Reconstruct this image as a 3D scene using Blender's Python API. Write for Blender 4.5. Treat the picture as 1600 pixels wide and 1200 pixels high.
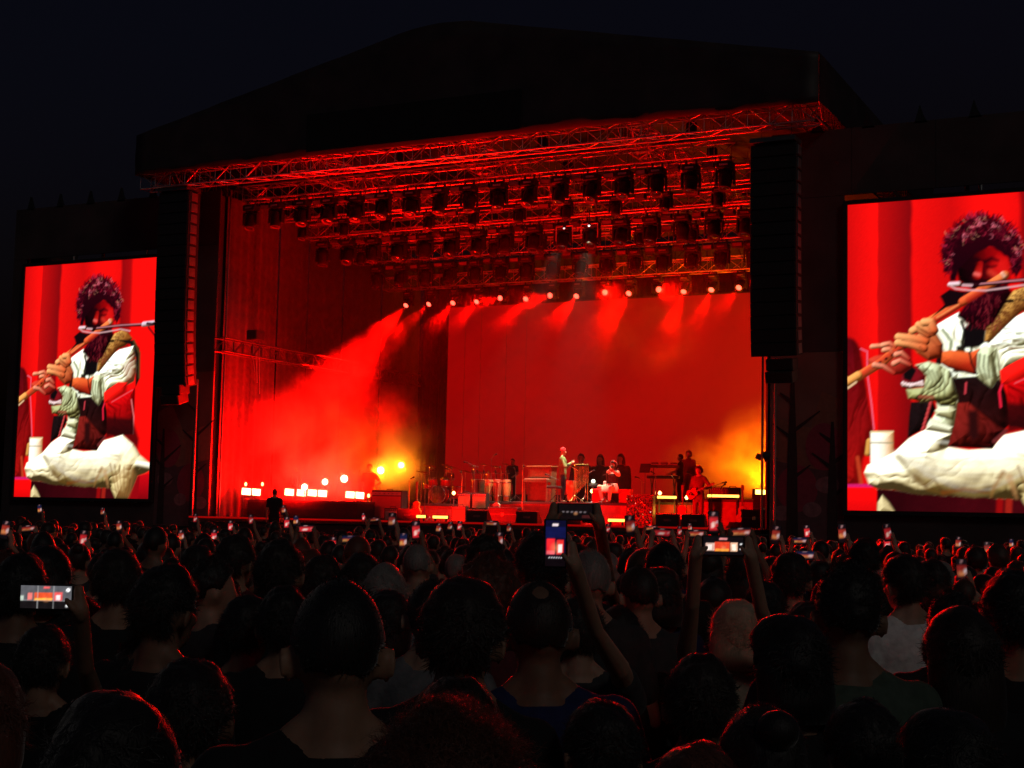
import bpy, bmesh, math, random
import numpy as np
from mathutils import Vector, Matrix, Euler
R_ = math.radians
for o in list(bpy.data.objects): bpy.data.objects.remove(o)
scene = bpy.context.scene
COL = scene.collection
random.seed(7); rng = np.random.default_rng(7)

# ------------------------------------------------------------------ camera, sky, sun, exposure
F_PX = 2310.0                      # focal length in pixels of a 1600 wide frame
YAW, PITCH, ROLL = .4617, .0921, .0216
CAM = np.array([20.689, -38.136, 2.0])
cd = bpy.data.cameras.new('camera'); cam = bpy.data.objects.new('camera', cd); COL.objects.link(cam)
cd.sensor_width = 36; cd.lens = F_PX / 1600 * 36; cd.clip_start = .05; cd.clip_end = 5000
_F = np.array([-math.sin(YAW)*math.cos(PITCH), math.cos(YAW)*math.cos(PITCH), math.sin(PITCH)])
_R0 = np.array([math.cos(YAW), math.sin(YAW), 0]); _U0 = np.cross(_R0, _F)
_R = math.cos(ROLL)*_R0 + math.sin(ROLL)*_U0; _U = -math.sin(ROLL)*_R0 + math.cos(ROLL)*_U0
m = Matrix.Identity(4)
for i in range(3):
    m[i][0] = _R[i]; m[i][1] = _U[i]; m[i][2] = -_F[i]; m[i][3] = CAM[i]
cam.matrix_world = m
scene.camera = cam
w = bpy.data.worlds.new('World'); scene.world = w; w.use_nodes = True
nt = w.node_tree; bg = nt.nodes['Background']
sky = nt.nodes.new('ShaderNodeTexSky'); sky.sky_type = 'NISHITA'; sky.sun_disc = False
sky.sun_elevation = R_(-3.5); sky.sun_rotation = R_(200); sky.air_density = 1.0; sky.dust_density = .6; sky.ozone_density = 2.0
nt.links.new(sky.outputs[0], bg.inputs[0]); bg.inputs[1].default_value = .15
# added dim sun lamp: fill for unseen lights behind the camera
sd = bpy.data.lights.new('back_fill_sun', 'SUN'); sd.energy = .11; sd.angle = R_(12); sd.color = (1, .93, .84)
sun = bpy.data.objects.new('back_fill_sun', sd); COL.objects.link(sun)
sun.rotation_euler = Vector((-.66, .50, -.56)).to_track_quat('-Z', 'Y').to_euler()
vs = scene.view_settings; vs.view_transform = 'Standard'; vs.look = 'None'; vs.gamma = 1; vs.exposure = 0; vs.use_curve_mapping = False
cy = scene.cycles
cy.use_denoising = True; cy.denoiser = 'OPENIMAGEDENOISE'
cy.max_bounces = 5; cy.diffuse_bounces = 2; cy.glossy_bounces = 2; cy.transmission_bounces = 3; cy.volume_bounces = 1; cy.transparent_max_bounces = 6
cy.sample_clamp_indirect = 4; cy.use_light_tree = True
cy.volume_step_rate = 2.0; cy.volume_max_steps = 96
cy.caustics_reflective = False; cy.caustics_refractive = False

# ------------------------------------------------------------------ photo-measured directions -> points in the place
def ray(x, y): return _F*F_PX + _R*(x-800) - _U*(y-600)
def atV(x, y, v): d = ray(x, y); return CAM + d*((v-CAM[1])/d[1])
def atD(x, y, dist): return CAM + ray(x, y)/F_PX*dist
def proj(P):
    d = np.asarray(P, float)-CAM; k = F_PX/(d@_F); return 800+k*(d@_R), 600-k*(d@_U)

# ------------------------------------------------------------------ materials
def lin(c): return tuple(((v/255)/12.92 if v <= 10 else ((v/255+.055)/1.055)**2.4) for v in c)
MATS = {}
def mat(name, col, rough=.7, metal=0, em=None, es=1, var=.25, scale=8, bump=.15, sheen=0, spec=.4):
    if name in MATS: return MATS[name]
    M = bpy.data.materials.new(name); M.use_nodes = True; n = M.node_tree.nodes; L = M.node_tree.links
    b = n['Principled BSDF']; b.inputs['Roughness'].default_value = rough; b.inputs['Metallic'].default_value = metal
    b.inputs['Specular IOR Level'].default_value = spec
    if sheen: b.inputs['Sheen Weight'].default_value = sheen; b.inputs['Sheen Roughness'].default_value = .35
    tc = n.new('ShaderNodeTexCoord'); nz = n.new('ShaderNodeTexNoise'); nz.inputs['Scale'].default_value = scale; nz.inputs['Detail'].default_value = 5
    L.new(tc.outputs['Object'], nz.inputs['Vector'])
    if var:
        rp = n.new('ShaderNodeMapRange'); rp.inputs[1].default_value = .25; rp.inputs[2].default_value = .75; rp.inputs[3].default_value = 1-var; rp.inputs[4].default_value = 1+var
        L.new(nz.outputs[0], rp.inputs[0]); mx = n.new('ShaderNodeMix'); mx.data_type = 'RGBA'; mx.blend_type = 'MULTIPLY'; mx.inputs[0].default_value = 1
        mx.inputs[6].default_value = (*col, 1); L.new(rp.outputs[0], mx.inputs[7]); L.new(mx.outputs[2], b.inputs['Base Color'])
    else: b.inputs['Base Color'].default_value = (*col, 1)
    if bump:
        bp = n.new('ShaderNodeBump'); bp.inputs['Strength'].default_value = bump; bp.inputs['Distance'].default_value = .02
        L.new(nz.outputs[0], bp.inputs['Height']); L.new(bp.outputs[0], b.inputs['Normal'])
    if em: b.inputs['Emission Color'].default_value = (*em, 1); b.inputs['Emission Strength'].default_value = es
    MATS[name] = M; return M
def attr_mat(name, strength=1, sample=True):
    if name in MATS: return MATS[name]
    M = bpy.data.materials.new(name); M.use_nodes = True; n = M.node_tree.nodes; L = M.node_tree.links
    b = n['Principled BSDF']; b.inputs['Base Color'].default_value = (.01, .01, .01, 1); b.inputs['Roughness'].default_value = .35
    a = n.new('ShaderNodeAttribute'); a.attribute_name = 'pixels'
    L.new(a.outputs['Color'], b.inputs['Emission Color']); b.inputs['Emission Strength'].default_value = strength
    if not sample: M.cycles.emission_sampling = 'NONE'
    MATS[name] = M; return M
BLACK = mat('black_paint', (.02, .02, .021), .6, bump=.05)
BLACKCLOTH = mat('black_cloth', (.03, .028, .028), .95, scale=20, sheen=.2)
DRAPE = mat('stage_drape', (.045, .040, .040), .95, scale=6, sheen=.3, var=.35)
VINYL = mat('black_vinyl_skin', (.045, .028, .028), .55, scale=1.2, bump=.5, var=.4)
MESH_BANNER = mat('dark_printed_banner', (.07, .045, .045), .8, scale=.8, var=.4)
ALU = mat('truss_aluminium', (.55, .54, .53), .35, .9, scale=30, bump=.03)
STEEL = mat('painted_steel', (.12, .12, .12), .45, .6, scale=20)
DECK = mat('stage_deck_ply', (.05, .045, .045), .5, scale=4)
CHROME = mat('chrome', (.75, .74, .72), .15, 1, bump=0)
BRASS = mat('brass', (.75, .55, .2), .25, 1, bump=.02)
WOOD = mat('walnut_wood', (.16, .08, .04), .45, scale=14)
TAN = mat('tan_grille_cloth', (.42, .30, .15), .9, scale=60)
TOLEX = mat('black_tolex', (.03, .028, .028), .7, scale=80)
REDCLOTH = mat('red_cloth', (.55, .02, .02), .9, scale=12, sheen=.3)
REDPLY = mat('red_painted_riser', (.42, .03, .025), .6, scale=6)
CREAM = mat('cream_linen', (.72, .68, .55), .9, scale=25)
WHITE = mat('white_plastic', (.75, .75, .72), .4)
RUBBER = mat('black_rubber', (.015, .015, .015), .8)
LENS = mat('dark_glass_lens', (.02, .02, .025), .08, spec=.8, bump=0)

# ------------------------------------------------------------------ mesh builder
class MB:
    def __init__(s): s.v = []; s.f = []; s.sm = []
    def add(s, vs, fs, smooth=False):
        o = len(s.v); s.v += [tuple(float(c) for c in v) for v in vs]; s.f += [tuple(i+o for i in f) for f in fs]; s.sm += [smooth]*len(fs); return s
    def box(s, c, d, rot=None):
        x, y, z = d[0]/2, d[1]/2, d[2]/2
        V = [Vector(p) for p in ((-x,-y,-z),(x,-y,-z),(x,y,-z),(-x,y,-z),(-x,-y,z),(x,-y,z),(x,y,z),(-x,y,z))]
        if rot is not None:
            E = Euler(rot).to_matrix(); V = [E @ v for v in V]
        c = Vector(c)
        return s.add([v+c for v in V], ((3,2,1,0),(4,5,6,7),(0,1,5,4),(1,2,6,5),(2,3,7,6),(3,0,4,7)))
    def bbox(s, c, d, b=.02, rot=None):      # box with chamfered edges
        bm = bmesh.new(); bmesh.ops.create_cube(bm, size=1); bmesh.ops.scale(bm, vec=d, verts=bm.verts)
        bmesh.ops.bevel(bm, geom=bm.edges[:], offset=b, segments=2, affect='EDGES', profile=.5)
        E = Euler(rot).to_matrix() if rot is not None else Matrix.Identity(3); c = Vector(c)
        bm.verts.index_update()
        s.add([E @ v.co + c for v in bm.verts], [[v.index for v in f.verts] for f in bm.faces]); bm.free(); return s
    def tube(s, a, b, r, r2=None, n=8, cap=True, smooth=True):
        a, b = Vector([float(t) for t in a]), Vector([float(t) for t in b]); r2 = r if r2 is None else r2
        d = b-a
        if d.length < 1e-6: return s
        q = d.to_track_quat('Z', 'Y').to_matrix(); vs = []
        for c, rr in ((a, r), (b, r2)):
            for i in range(n):
                t = 2*math.pi*i/n; vs.append(c + q @ Vector((rr*math.cos(t), rr*math.sin(t), 0)))
        s.add(vs, [(i, (i+1) % n, n+(i+1) % n, n+i) for i in range(n)], smooth)
        if cap: s.add(vs, [tuple(range(n-1, -1, -1)), tuple(range(n, 2*n))])
        return s
    def path(s, pts, r, n=6):
        for a, b in zip(pts[:-1], pts[1:]): s.tube(a, b, r, n=n)
        return s
    def lathe(s, prof, c=(0,0,0), n=16, axis=None, smooth=True):   # prof (r, z)
        q = Matrix.Identity(3) if axis is None else Vector(axis).to_track_quat('Z', 'Y').to_matrix(); c = Vector(c); vs = []
        for r, z in prof:
            for i in range(n):
                t = 2*math.pi*i/n; vs.append(c + q @ Vector((r*math.cos(t), r*math.sin(t), z)))
        fs = [(k*n+i, k*n+(i+1) % n, (k+1)*n+(i+1) % n, (k+1)*n+i) for k in range(len(prof)-1) for i in range(n)]
        s.add(vs, fs, smooth); m_ = len(prof)-1
        return s.add(vs, [tuple(range(n-1, -1, -1)), tuple(range(m_*n, m_*n+n))])
    def ell(s, c, r, nu=14, nv=9, rot=None):
        E = Euler(rot).to_matrix() if rot is not None else Matrix.Identity(3); vs = []; c = Vector(c)
        for j in range(nv+1):
            p = math.pi*j/nv; p = min(max(p, .02), math.pi-.02)
            for i in range(nu):
                t = 2*math.pi*i/nu
                vs.append(c + E @ Vector((r[0]*math.sin(p)*math.cos(t), r[1]*math.sin(p)*math.sin(t), r[2]*math.cos(p))))
        fs = [(j*nu+i, (j+1)*nu+i, (j+1)*nu+(i+1) % nu, j*nu+(i+1) % nu) for j in range(nv) for i in range(nu)]
        s.add(vs, fs, True)
        return s.add(vs, [tuple(range(nu)), tuple(range(nv*nu+nu-1, nv*nu-1, -1))], True)
    def loft(s, rings, n=16, smooth=True):   # rings (cx, cy, cz, rx, ry)
        vs = []
        for cx, cy_, cz, rx, ry in rings:
            for i in range(n):
                t = 2*math.pi*i/n; vs.append((cx+rx*math.cos(t), cy_+ry*math.sin(t), cz))
        fs = [(k*n+i, k*n+(i+1) % n, (k+1)*n+(i+1) % n, (k+1)*n+i) for k in range(len(rings)-1) for i in range(n)]
        s.add(vs, fs, smooth); m_ = len(rings)-1
        return s.add(vs, [tuple(range(n-1, -1, -1)), tuple(range(m_*n, m_*n+n))])
    def prism(s, pts, y0, y1):               # outline in xz, extruded along y
        n = len(pts); vs = [(x, y0, z) for x, z in pts] + [(x, y1, z) for x, z in pts]
        s.add(vs, [tuple(range(n)), tuple(range(2*n-1, n-1, -1))])
        return s.add(vs, [(i, n+i, n+(i+1) % n, (i+1) % n) for i in range(n)])
    def mesh(s, name):
        me = bpy.data.meshes.new(name); me.from_pydata(s.v, [], s.f); me.polygons.foreach_set('use_smooth', s.sm); me.update(); return me
    def build(s, name, M, parent=None): return link(s.mesh(name), name, M, parent)
def link(me, name, M, parent=None):
    if M is not None and (not me.materials or me.materials[0] != M): me.materials.clear(); me.materials.append(M)
    o = bpy.data.objects.new(name, me); COL.objects.link(o)
    if parent is not None: o.parent = parent
    return o
def tag(o, label, cat, group=None):
    o['label'] = label; o['category'] = cat
    if group: o['group'] = group
    return o
def thing(name, label, cat, loc=(0,0,0), rz=0, group=None, scale=1):
    o = bpy.data.objects.new(name, None); COL.objects.link(o); o.empty_display_size = .2
    o.location = [float(t) for t in loc]; o.rotation_euler = (0, 0, rz); o.scale = (scale,)*3
    return tag(o, label, cat, group)
def copy_tree(o, parent=None):
    c = o.copy(); COL.objects.link(c); c.parent = parent
    for ch in o.children: copy_tree(ch, c)
    return c
def struct(o): o['kind'] = 'structure'; return o
def lamp_light(name, kind, parent, loc, color, energy, rot=None, size=.08, spot=None, blend=.3):
    d = bpy.data.lights.new(name, kind); d.color = color; d.energy = energy; d.shadow_soft_size = size
    if kind == 'SPOT': d.spot_size = spot; d.spot_blend = blend
    o = bpy.data.objects.new(name, d); COL.objects.link(o); o.parent = parent; o.location = loc
    if rot is not None: o.rotation_euler = rot
    return o
ORD = ['first', 'second', 'third', 'fourth', 'fifth', 'sixth', 'seventh', 'eighth', 'ninth', 'tenth', 'eleventh', 'twelfth', 'thirteenth', 'fourteenth', 'fifteenth', 'sixteenth', 'seventeenth', 'eighteenth', 'nineteenth', 'twentieth']

# ------------------------------------------------------------------ ground
gm = mat('trodden_grass_ground', (.035, .035, .02), .95, scale=3, bump=.6, var=.5)
struct(MB().add([(-900,-900,0),(900,-900,0),(900,900,0),(-900,900,0)], [(0,1,2,3)]).build('ground', gm))

# ------------------------------------------------------------------ stage platform
DZ = 1.9                                   # deck height
stage = thing('concert_stage', 'wide black stage platform with drapes beneath the big roof', 'stage', (0, 6, 0))
def kid(mb, name, M, par, off):            # geometry given in world space, parent at off
    mb.v = [(x-off[0], y-off[1], z-off[2]) for x, y, z in mb.v]; return mb.build(name, M, par)
SO = (0, 6, 0)
for i in range(9):
    for j in range(6):
        kid(MB().bbox((-8+2*i, .2+2.4*j, DZ-.06), (1.99, 2.39, .12), .006), 'deck_panel', DECK, stage, SO)
for i in range(9): kid(MB().box((-8+2*i, -.96, .88), (1.985, .03, 1.74)), 'skirt_panel', BLACKCLOTH, stage, SO)
for s_ in (-1, 1): kid(MB().box((9.0*s_, 6.2, .88), (.03, 14.2, 1.74)), 'side_skirt', BLACKCLOTH, stage, SO)
kid(MB().box((0, -1.03, DZ+.005), (17.9, .03, .05)), 'edge_trim', mat('red_led_edge_strip', (.2,.02,.02), .4, em=(1,.004,.002), es=.28, var=0, bump=0), stage, SO)
def drape(u0, v0, u1, v1, z0, z1, folds, amp, M=DRAPE, n=None, seed=0):
    r = random.Random(seed); n = n or folds*8; mb = MB(); vs = []; d = Vector((u1-u0, v1-v0, 0)); nrm = Vector((-d.y, d.x, 0)).normalized()
    ph = r.random()*6
    for k, z in enumerate(np.linspace(z0, z1, 7)):
        for i in range(n+1):
            t = i/n; a = amp*(math.sin(t*folds*2*math.pi+ph+.25*math.sin(z*.7))+.4*math.sin(t*folds*4.7+ph*2))*(1-.35*(z-z0)/(z1-z0))
            p = Vector((u0, v0, z))+d*t+nrm*a; vs.append(p)
    mb.add(vs, [(k*(n+1)+i, k*(n+1)+i+1, (k+1)*(n+1)+i+1, (k+1)*(n+1)+i) for k in range(6) for i in range(n)], True); return mb
vv = [.4, 2.0, 3.4, 5.2, 7.5, 10.2, 13.2]
for i in range(6):
    kid(drape(-9.05, vv[i]+.03, -9.05, vv[i+1]-.03, DZ+.02, 12.4, 4, .012, seed=i), 'side_drape', DRAPE, stage, SO)
for i in range(6):
    kid(drape(9.1, .6+2.1*i, 9.1, 2.6+2.1*i, DZ+.02, 12.4, 7, .04, seed=20+i), 'side_drape', DRAPE, stage, SO)
for i in range(6): kid(drape(-9+3*i+.02, 13.35, -6+3*i-.02, 13.35, DZ+.02, 12.3, 8, .05, seed=40+i, M=BLACKCLOTH), 'back_drape', BLACKCLOTH, stage, SO)
for s_, u, v in ((-1, -8.72, .15), (1, 9.15, .1)):
    kid(MB().tube((u, v, DZ), (u, v, 12.5), .035), 'opening_pole', mat('bare_steel_pole', (.16,.15,.15), .5, .5), stage, SO)
# riser decks
risers = []
def riser(u0, u1, v0, v1, z0, z1, M, label, name='riser'):
    t = thing(name, label, 'riser', ((u0+u1)/2, (v0+v1)/2, z0)); w_, d_, h_ = u1-u0, v1-v0, z1-z0
    MB().bbox((0, 0, h_-.04), (w_, d_, .08), .008).build('deck', DECK, t)
    MB().box((0, -d_/2+.03, (h_-.08)/2), (w_-.03, .03, h_-.08)).build('front_skirt', M, t)
    MB().box((0, d_/2-.03, (h_-.08)/2), (w_-.03, .03, h_-.08)).build('back_skirt', M, t)
    for sx in (-1, 1): MB().box((sx*(w_/2-.03), 0, (h_-.08)/2), (.03, d_-.1, h_-.08)).build('side_skirt', M, t)
    return t
Z0 = DZ+.004
RZ = 2.6
riser(-8.4, -4.2, 1.2, 4.6, Z0, 2.5, BLACK, 'low black riser under the row of lit panels, stage left in the photo')
riser(-4.0, -1.9, 4.2, 7.2, Z0, 2.5, REDPLY, 'red riser carrying the drum kit')
riser(-1.75, -.25, 4.2, 7.4, Z0, RZ, REDPLY, 'red riser carrying the percussion rack')
riser(-.1, 2.75, 3.6, 6.6, Z0, RZ, REDPLY, 'red riser carrying the piano and the standing singer')
riser(2.85, 4.05, 3.5, 5.4, Z0, RZ, REDPLY, 'red riser under the red bench of the seated flute player')
riser(4.2, 6.4, 4.2, 7.6, Z0, 2.66, REDPLY, 'red riser under the two-tier keyboard stand')
riser(6.45, 8.3, 3.2, 5.6, Z0, 2.75, REDPLY, 'red riser at the right end of the stage beneath orange smoke')

# ------------------------------------------------------------------ roof
RW, RV, ZL, ZH, ZA, RB = 11.13, -1.745, 12.79, 14.1, 16.35, 13.6
roof = thing('stage_roof', 'huge black gabled roof over the stage with plain front fascia', 'roof', (0, 6, ZL)); RO = (0, 6, ZL)
tl = [(-RW, ZH), (-5.8, 15.24), (-.8, 16.31), (0, ZA), (.8, 16.31), (5.8, 15.24), (RW, ZH)]
xs = np.linspace(-RW, RW, 49); top = np.interp(xs, [p[0] for p in tl], [p[1] for p in tl]); vs = []; fs = []
for j in range(9):
    for i, x in enumerate(xs):
        z = ZL+(top[i]-ZL)*j/8; vs.append((x, RV+.015*math.sin(x*2.1+j)+.012*math.sin(x*5+j*.7), z))
nn = len(xs); fs = [(j*nn+i, j*nn+i+1, (j+1)*nn+i+1, (j+1)*nn+i) for j in range(8) for i in range(nn-1)]
o = kid(MB().add(vs, fs, True), 'front_fascia', VINYL, roof, RO); sm_ = o.modifiers.new('thick', 'SOLIDIFY'); sm_.thickness = .03
kid(MB().box((-.9, RV-.035, 13.5), (7.2, .02, 1.15)), 'fascia_banner', mat('matt_black_banner', (.010, .011, .012), .9), roof, RO)
for i in range(len(tl)-1):
    (xa, za), (xb, zb) = tl[i], tl[i+1]
    for k in range(4):
        ya, yb = RV+.06+(RB-RV)*k/4, RV+.04+(RB-RV)*(k+1)/4
        kid(MB().add([(xa,ya,za),(xb,ya,zb),(xb,yb,zb),(xa,yb,za),(xa,ya,za-.03),(xb,ya,zb-.03),(xb,yb,zb-.03),(xa,yb,za-.03)], [(0,1,2,3),(7,6,5,4),(0,4,5,1),(1,5,6,2),(2,6,7,3),(3,7,4,0)]), 'roof_skin_panel', VINYL, roof, RO)
for s_ in (-1, 1):
    kid(MB().box((s_*(RW+.02), (RV+RB)/2, (ZL+ZH)/2), (.03, RB-RV-.1, ZH-ZL-.05)), 'side_skin', VINYL, roof, RO)
kid(MB().prism([(-RW, ZL)]+tl[:]+[(RW, ZL)], RB, RB+.04), 'back_gable', VINYL, roof, RO)
# box truss
def truss(a, b, w_=.52, h_=.52, label='', name='lighting_truss', cr=.027, br=.014, group=None, M=ALU, step=.6):
    a, b = Vector(a), Vector(b); t = thing(name, label, 'truss', (a+b)/2, 0, group); d = (b-a); L = d.length; dn = d/L
    side = dn.cross(Vector((0,0,1))).normalized() if abs(dn.z) < .9 else Vector((1,0,0)); up = side.cross(dn).normalized(); c = (a+b)/2
    cn = [side*sx*w_/2+up*sz*h_/2 for sx, sz in ((-1,-1),(1,-1),(1,1),(-1,1))]
    for k in cn: MB().tube(a-c+k, b-c+k, cr, n=8).build('chord', M, t)
    mb = MB(); n = max(2, round(L/step))
    for i in range(n):
        p, q_ = a-c+dn*(L*i/n), a-c+dn*(L*(i+1)/n)
        for k in range(4):
            k0, k1 = cn[k], cn[(k+1) % 4]
            if (i+k) % 2: k0, k1 = k1, k0
            mb.tube(p+k0, q_+k1, br, n=5, cap=False)
        for k in range(4): mb.tube(p+cn[k], p+cn[(k+1) % 4], br, n=5, cap=False)
    bo = mb.build('bracing', M, t); bo['kind'] = 'stuff'; return t
truss((-11, -1.35, 12.62), (11, -1.35, 12.62), label='front roof truss running along the lower edge of the black fascia', name='roof_truss', w_=.5, h_=.5)
for i, u in enumerate((-10.6, -5.3, 0, 5.3, 10.6)):
    truss((u, -1.0, 12.95), (u, 13.3, 12.95), w_=.6, h_=.7, name='roof_truss', label=f'{ORD[i]} roof truss from the left running back under the roof', group='roof trusses running back')
LX = [(.3, 12.35, 'front'), (2.1, 12.05, 'second'), (3.8, 11.75, 'third'), (5.4, 11.75, 'fourth'), (7.0, 11.4, 'fifth'), (9.1, 10.75, 'rearmost')]
for v, z, nm in LX:
    truss((-8.2, v, z), (8.2, v, z), .45, .45, f'{nm} lighting truss hung across the stage with lamps beneath', group='lighting trusses')
    pts = [(-7, v), (-2.4, v), (2.4, v), (7, v)]
truss((-8.3, -.7, 7.35), (-8.3, 11.7, 7.35), .4, .42, 'dim side truss running back along the left drapes', 'side_truss', step=.5, M=mat('black_truss', (.05, .045, .045), .5, .5))
# chain hoist motors holding the trusses
HM = {}
def hoist_meshes():
    HM['body'] = MB().bbox((0, 0, 0), (.28, .2, .42), .04).mesh('hoist_body'); HM['hook'] = MB().tube((0, 0, -.2), (0, 0, -.42), .02).mesh('hoist_hook')
hoist_meshes(); k = 0
for v, z, nm in LX:
    for i, u in enumerate((-7, -2.4, 2.4, 7)):
        h = thing('chain_hoist', f'{ORD[i]} chain hoist from the left on the {nm} lighting truss', 'chain hoist', (u, v, z+.65), 0, 'chain hoists under the roof')
        link(HM['body'], 'motor_body', BLACK, h); link(HM['hook'], 'hook', STEEL, h)
        MB().tube((.03, 0, .2), (.03, 0, 13.0-z-.1), .012, n=5).build('chain', STEEL, h)

# ------------------------------------------------------------------ side towers with cladding, screens
SB, SW, SZ, SH = 11.456, 5.895, 2.45, 8.0       # screen: inner edge, width, bottom, height
TREE = mat('printed_dark_tree', (.05, .028, .026), .8)
PRINTBG = mat('printed_dusk_landscape', (.20, .10, .08), .85, scale=.5, var=.5)
def tower(s_, side):
    inner, outer = (9.1 if s_ < 0 else 9.35), 18.05
    t = thing('screen_tower', f'{side} tall dark clad tower beside the stage holding the big video screen', 'tower', (s_*13.6, 1.5, 0)); off = (s_*13.6, 1.5, 0)
    def pan(u0, u1, z0, z1, name, M, v=.15, th=.06):
        a, b = sorted((s_*u0, s_*u1)); kid(MB().box(((a+b)/2, v, (z0+z1)/2), (b-a-.01, th, z1-z0-.01)), name, M, t, off)
    for k in range(4):
        e0, e1 = inner+(outer-inner)*k/4, inner+(outer-inner)*(k+1)/4
        pan(e0, e1, 10.75, 12.55, 'top_banner', MESH_BANNER)
    pan(inner, SB-.12, 6.6, 10.75, 'inner_banner', MESH_BANNER)
    pan(inner, SB-.12, 1.6, 6.6, 'landscape_print', PRINTBG)
    pan(SB+SW+.12, outer, 1.2, 10.75, 'outer_banner', MESH_BANNER)
    pan(SB-.12, SB+SW+.12, 1.2, SZ-.12, 'lower_banner', MESH_BANNER)
    pan(inner, SB-.12, .05, 1.6, 'base_skirt', BLACKCLOTH)
    # tower box behind
    for u in (inner+.1, outer-.1): kid(MB().box((s_*u, 1.7, 6.2), (.05, 2.9, 12.4)), 'side_cladding', MESH_BANNER, t, off)
    for u in (inner+.25, SB+SW/2, outer-.25):
        for v in (.6, 2.8): kid(MB().tube((s_*u, v, 0), (s_*u, v, 12.4), .06), 'scaffold_leg', ALU, t, off)
    # printed trees on the inner banner
    def tree_print(u, z0, h, w_, seed, v):
        r = random.Random(seed); pts = [(-w_, z0), (-w_*.8, z0+h*.5), (-w_*.25, z0+h), (w_*.25, z0+h), (w_*.8, z0+h*.5), (w_, z0)]
        mb = MB().prism([(s_*u+x, z) for x, z in pts], v-.004, v)
        for zf, sd_, ln in ((.36, 1, .5), (.6, -1, .55), (.64, 1, .75), (.82, -1, .36)):
            zz = z0+h*zf; dx = sd_*ln; dz = ln*.75
            mb.prism([(s_*u, zz-.05), (s_*u+dx, zz+dz), (s_*u+dx-.03*sd_, zz+dz+.02), (s_*u, zz+.09)], v-.008-.002*zf, v-.004)
        kid(mb, 'printed_tree', TREE, t, off)
    def blob(u, z, ru, rz_, M, name, v):
        kid(MB().prism([(s_*u+ru*math.cos(a), z+rz_*math.sin(a)) for a in np.linspace(0, 2*math.pi, 28)[:-1]], v-.003, v), name, M, t, off)
    f0 = .118
    hill = mat('printed_brown_hill', (.30, .13, .085), .85, var=.15); rose = mat('printed_rose_bush', (.34, .05, .085), .85, var=.15)
    hill2 = mat('printed_dark_hill', (.15, .075, .08), .85, var=.15); pale = mat('printed_pale_shrub', (.32, .15, .16), .85, var=.3)
    kid(MB().prism([(s_*u, z) for u, z in ((inner+.05, 1.62), (SB-.15, 1.62), (SB-.15, 5.3), (SB-.7, 5.55), (inner+1.1, 4.6), (inner+.05, 4.9))], f0-.003, f0), 'printed_hill', hill, t, off)
    kid(MB().prism([(s_*u, z) for u, z in ((inner+.05, 1.62), (SB-.15, 1.62), (SB-.15, 3.9), (inner+1.3, 3.5), (inner+.05, 3.75))], f0-.007, f0-.004), 'printed_hill', hill2, t, off)
    blob(inner+.75, 3.0, .55, .62, rose, 'printed_bush', f0-.008); blob(SB-.65, 4.1, .48, .62, rose, 'printed_bush', f0-.008)
    blob(inner+.35, 2.35, .28, .2, pale, 'printed_shrub', f0-.012); blob(inner+1.15, 2.45, .25, .2, pale, 'printed_shrub', f0-.012); blob(SB-.55, 3.1, .32, .22, pale, 'printed_shrub', f0-.012)
    tree_print(inner+.62, 1.65, 4.4, .16, 3, f0-.016); tree_print(SB-.42, 1.65, 3.1, .14, 4, f0-.016)
    # little spiky fins along the top edge
    for i, u in enumerate(np.linspace(10.6, 17.4, 6)):
        kid(MB().prism([(s_*u-.16, 12.5), (s_*u+.18, 12.5), (s_*u+.06, 12.72), (s_*u-.02, 12.98), (s_*u-.1, 12.7)], .12, .22), 'top_fin', BLACK, t, off)
    # tower-side pole carrying cables
    kid(MB().tube((s_*(inner+.28), -.35, 0), (s_*(inner+.28), -.35, 6.3), .03), 'cable_pole', mat('pole_steel', (.3,.28,.27), .4, .7), t, off)
    return t
tower(-1, 'left'); tower(1, 'right')

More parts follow.
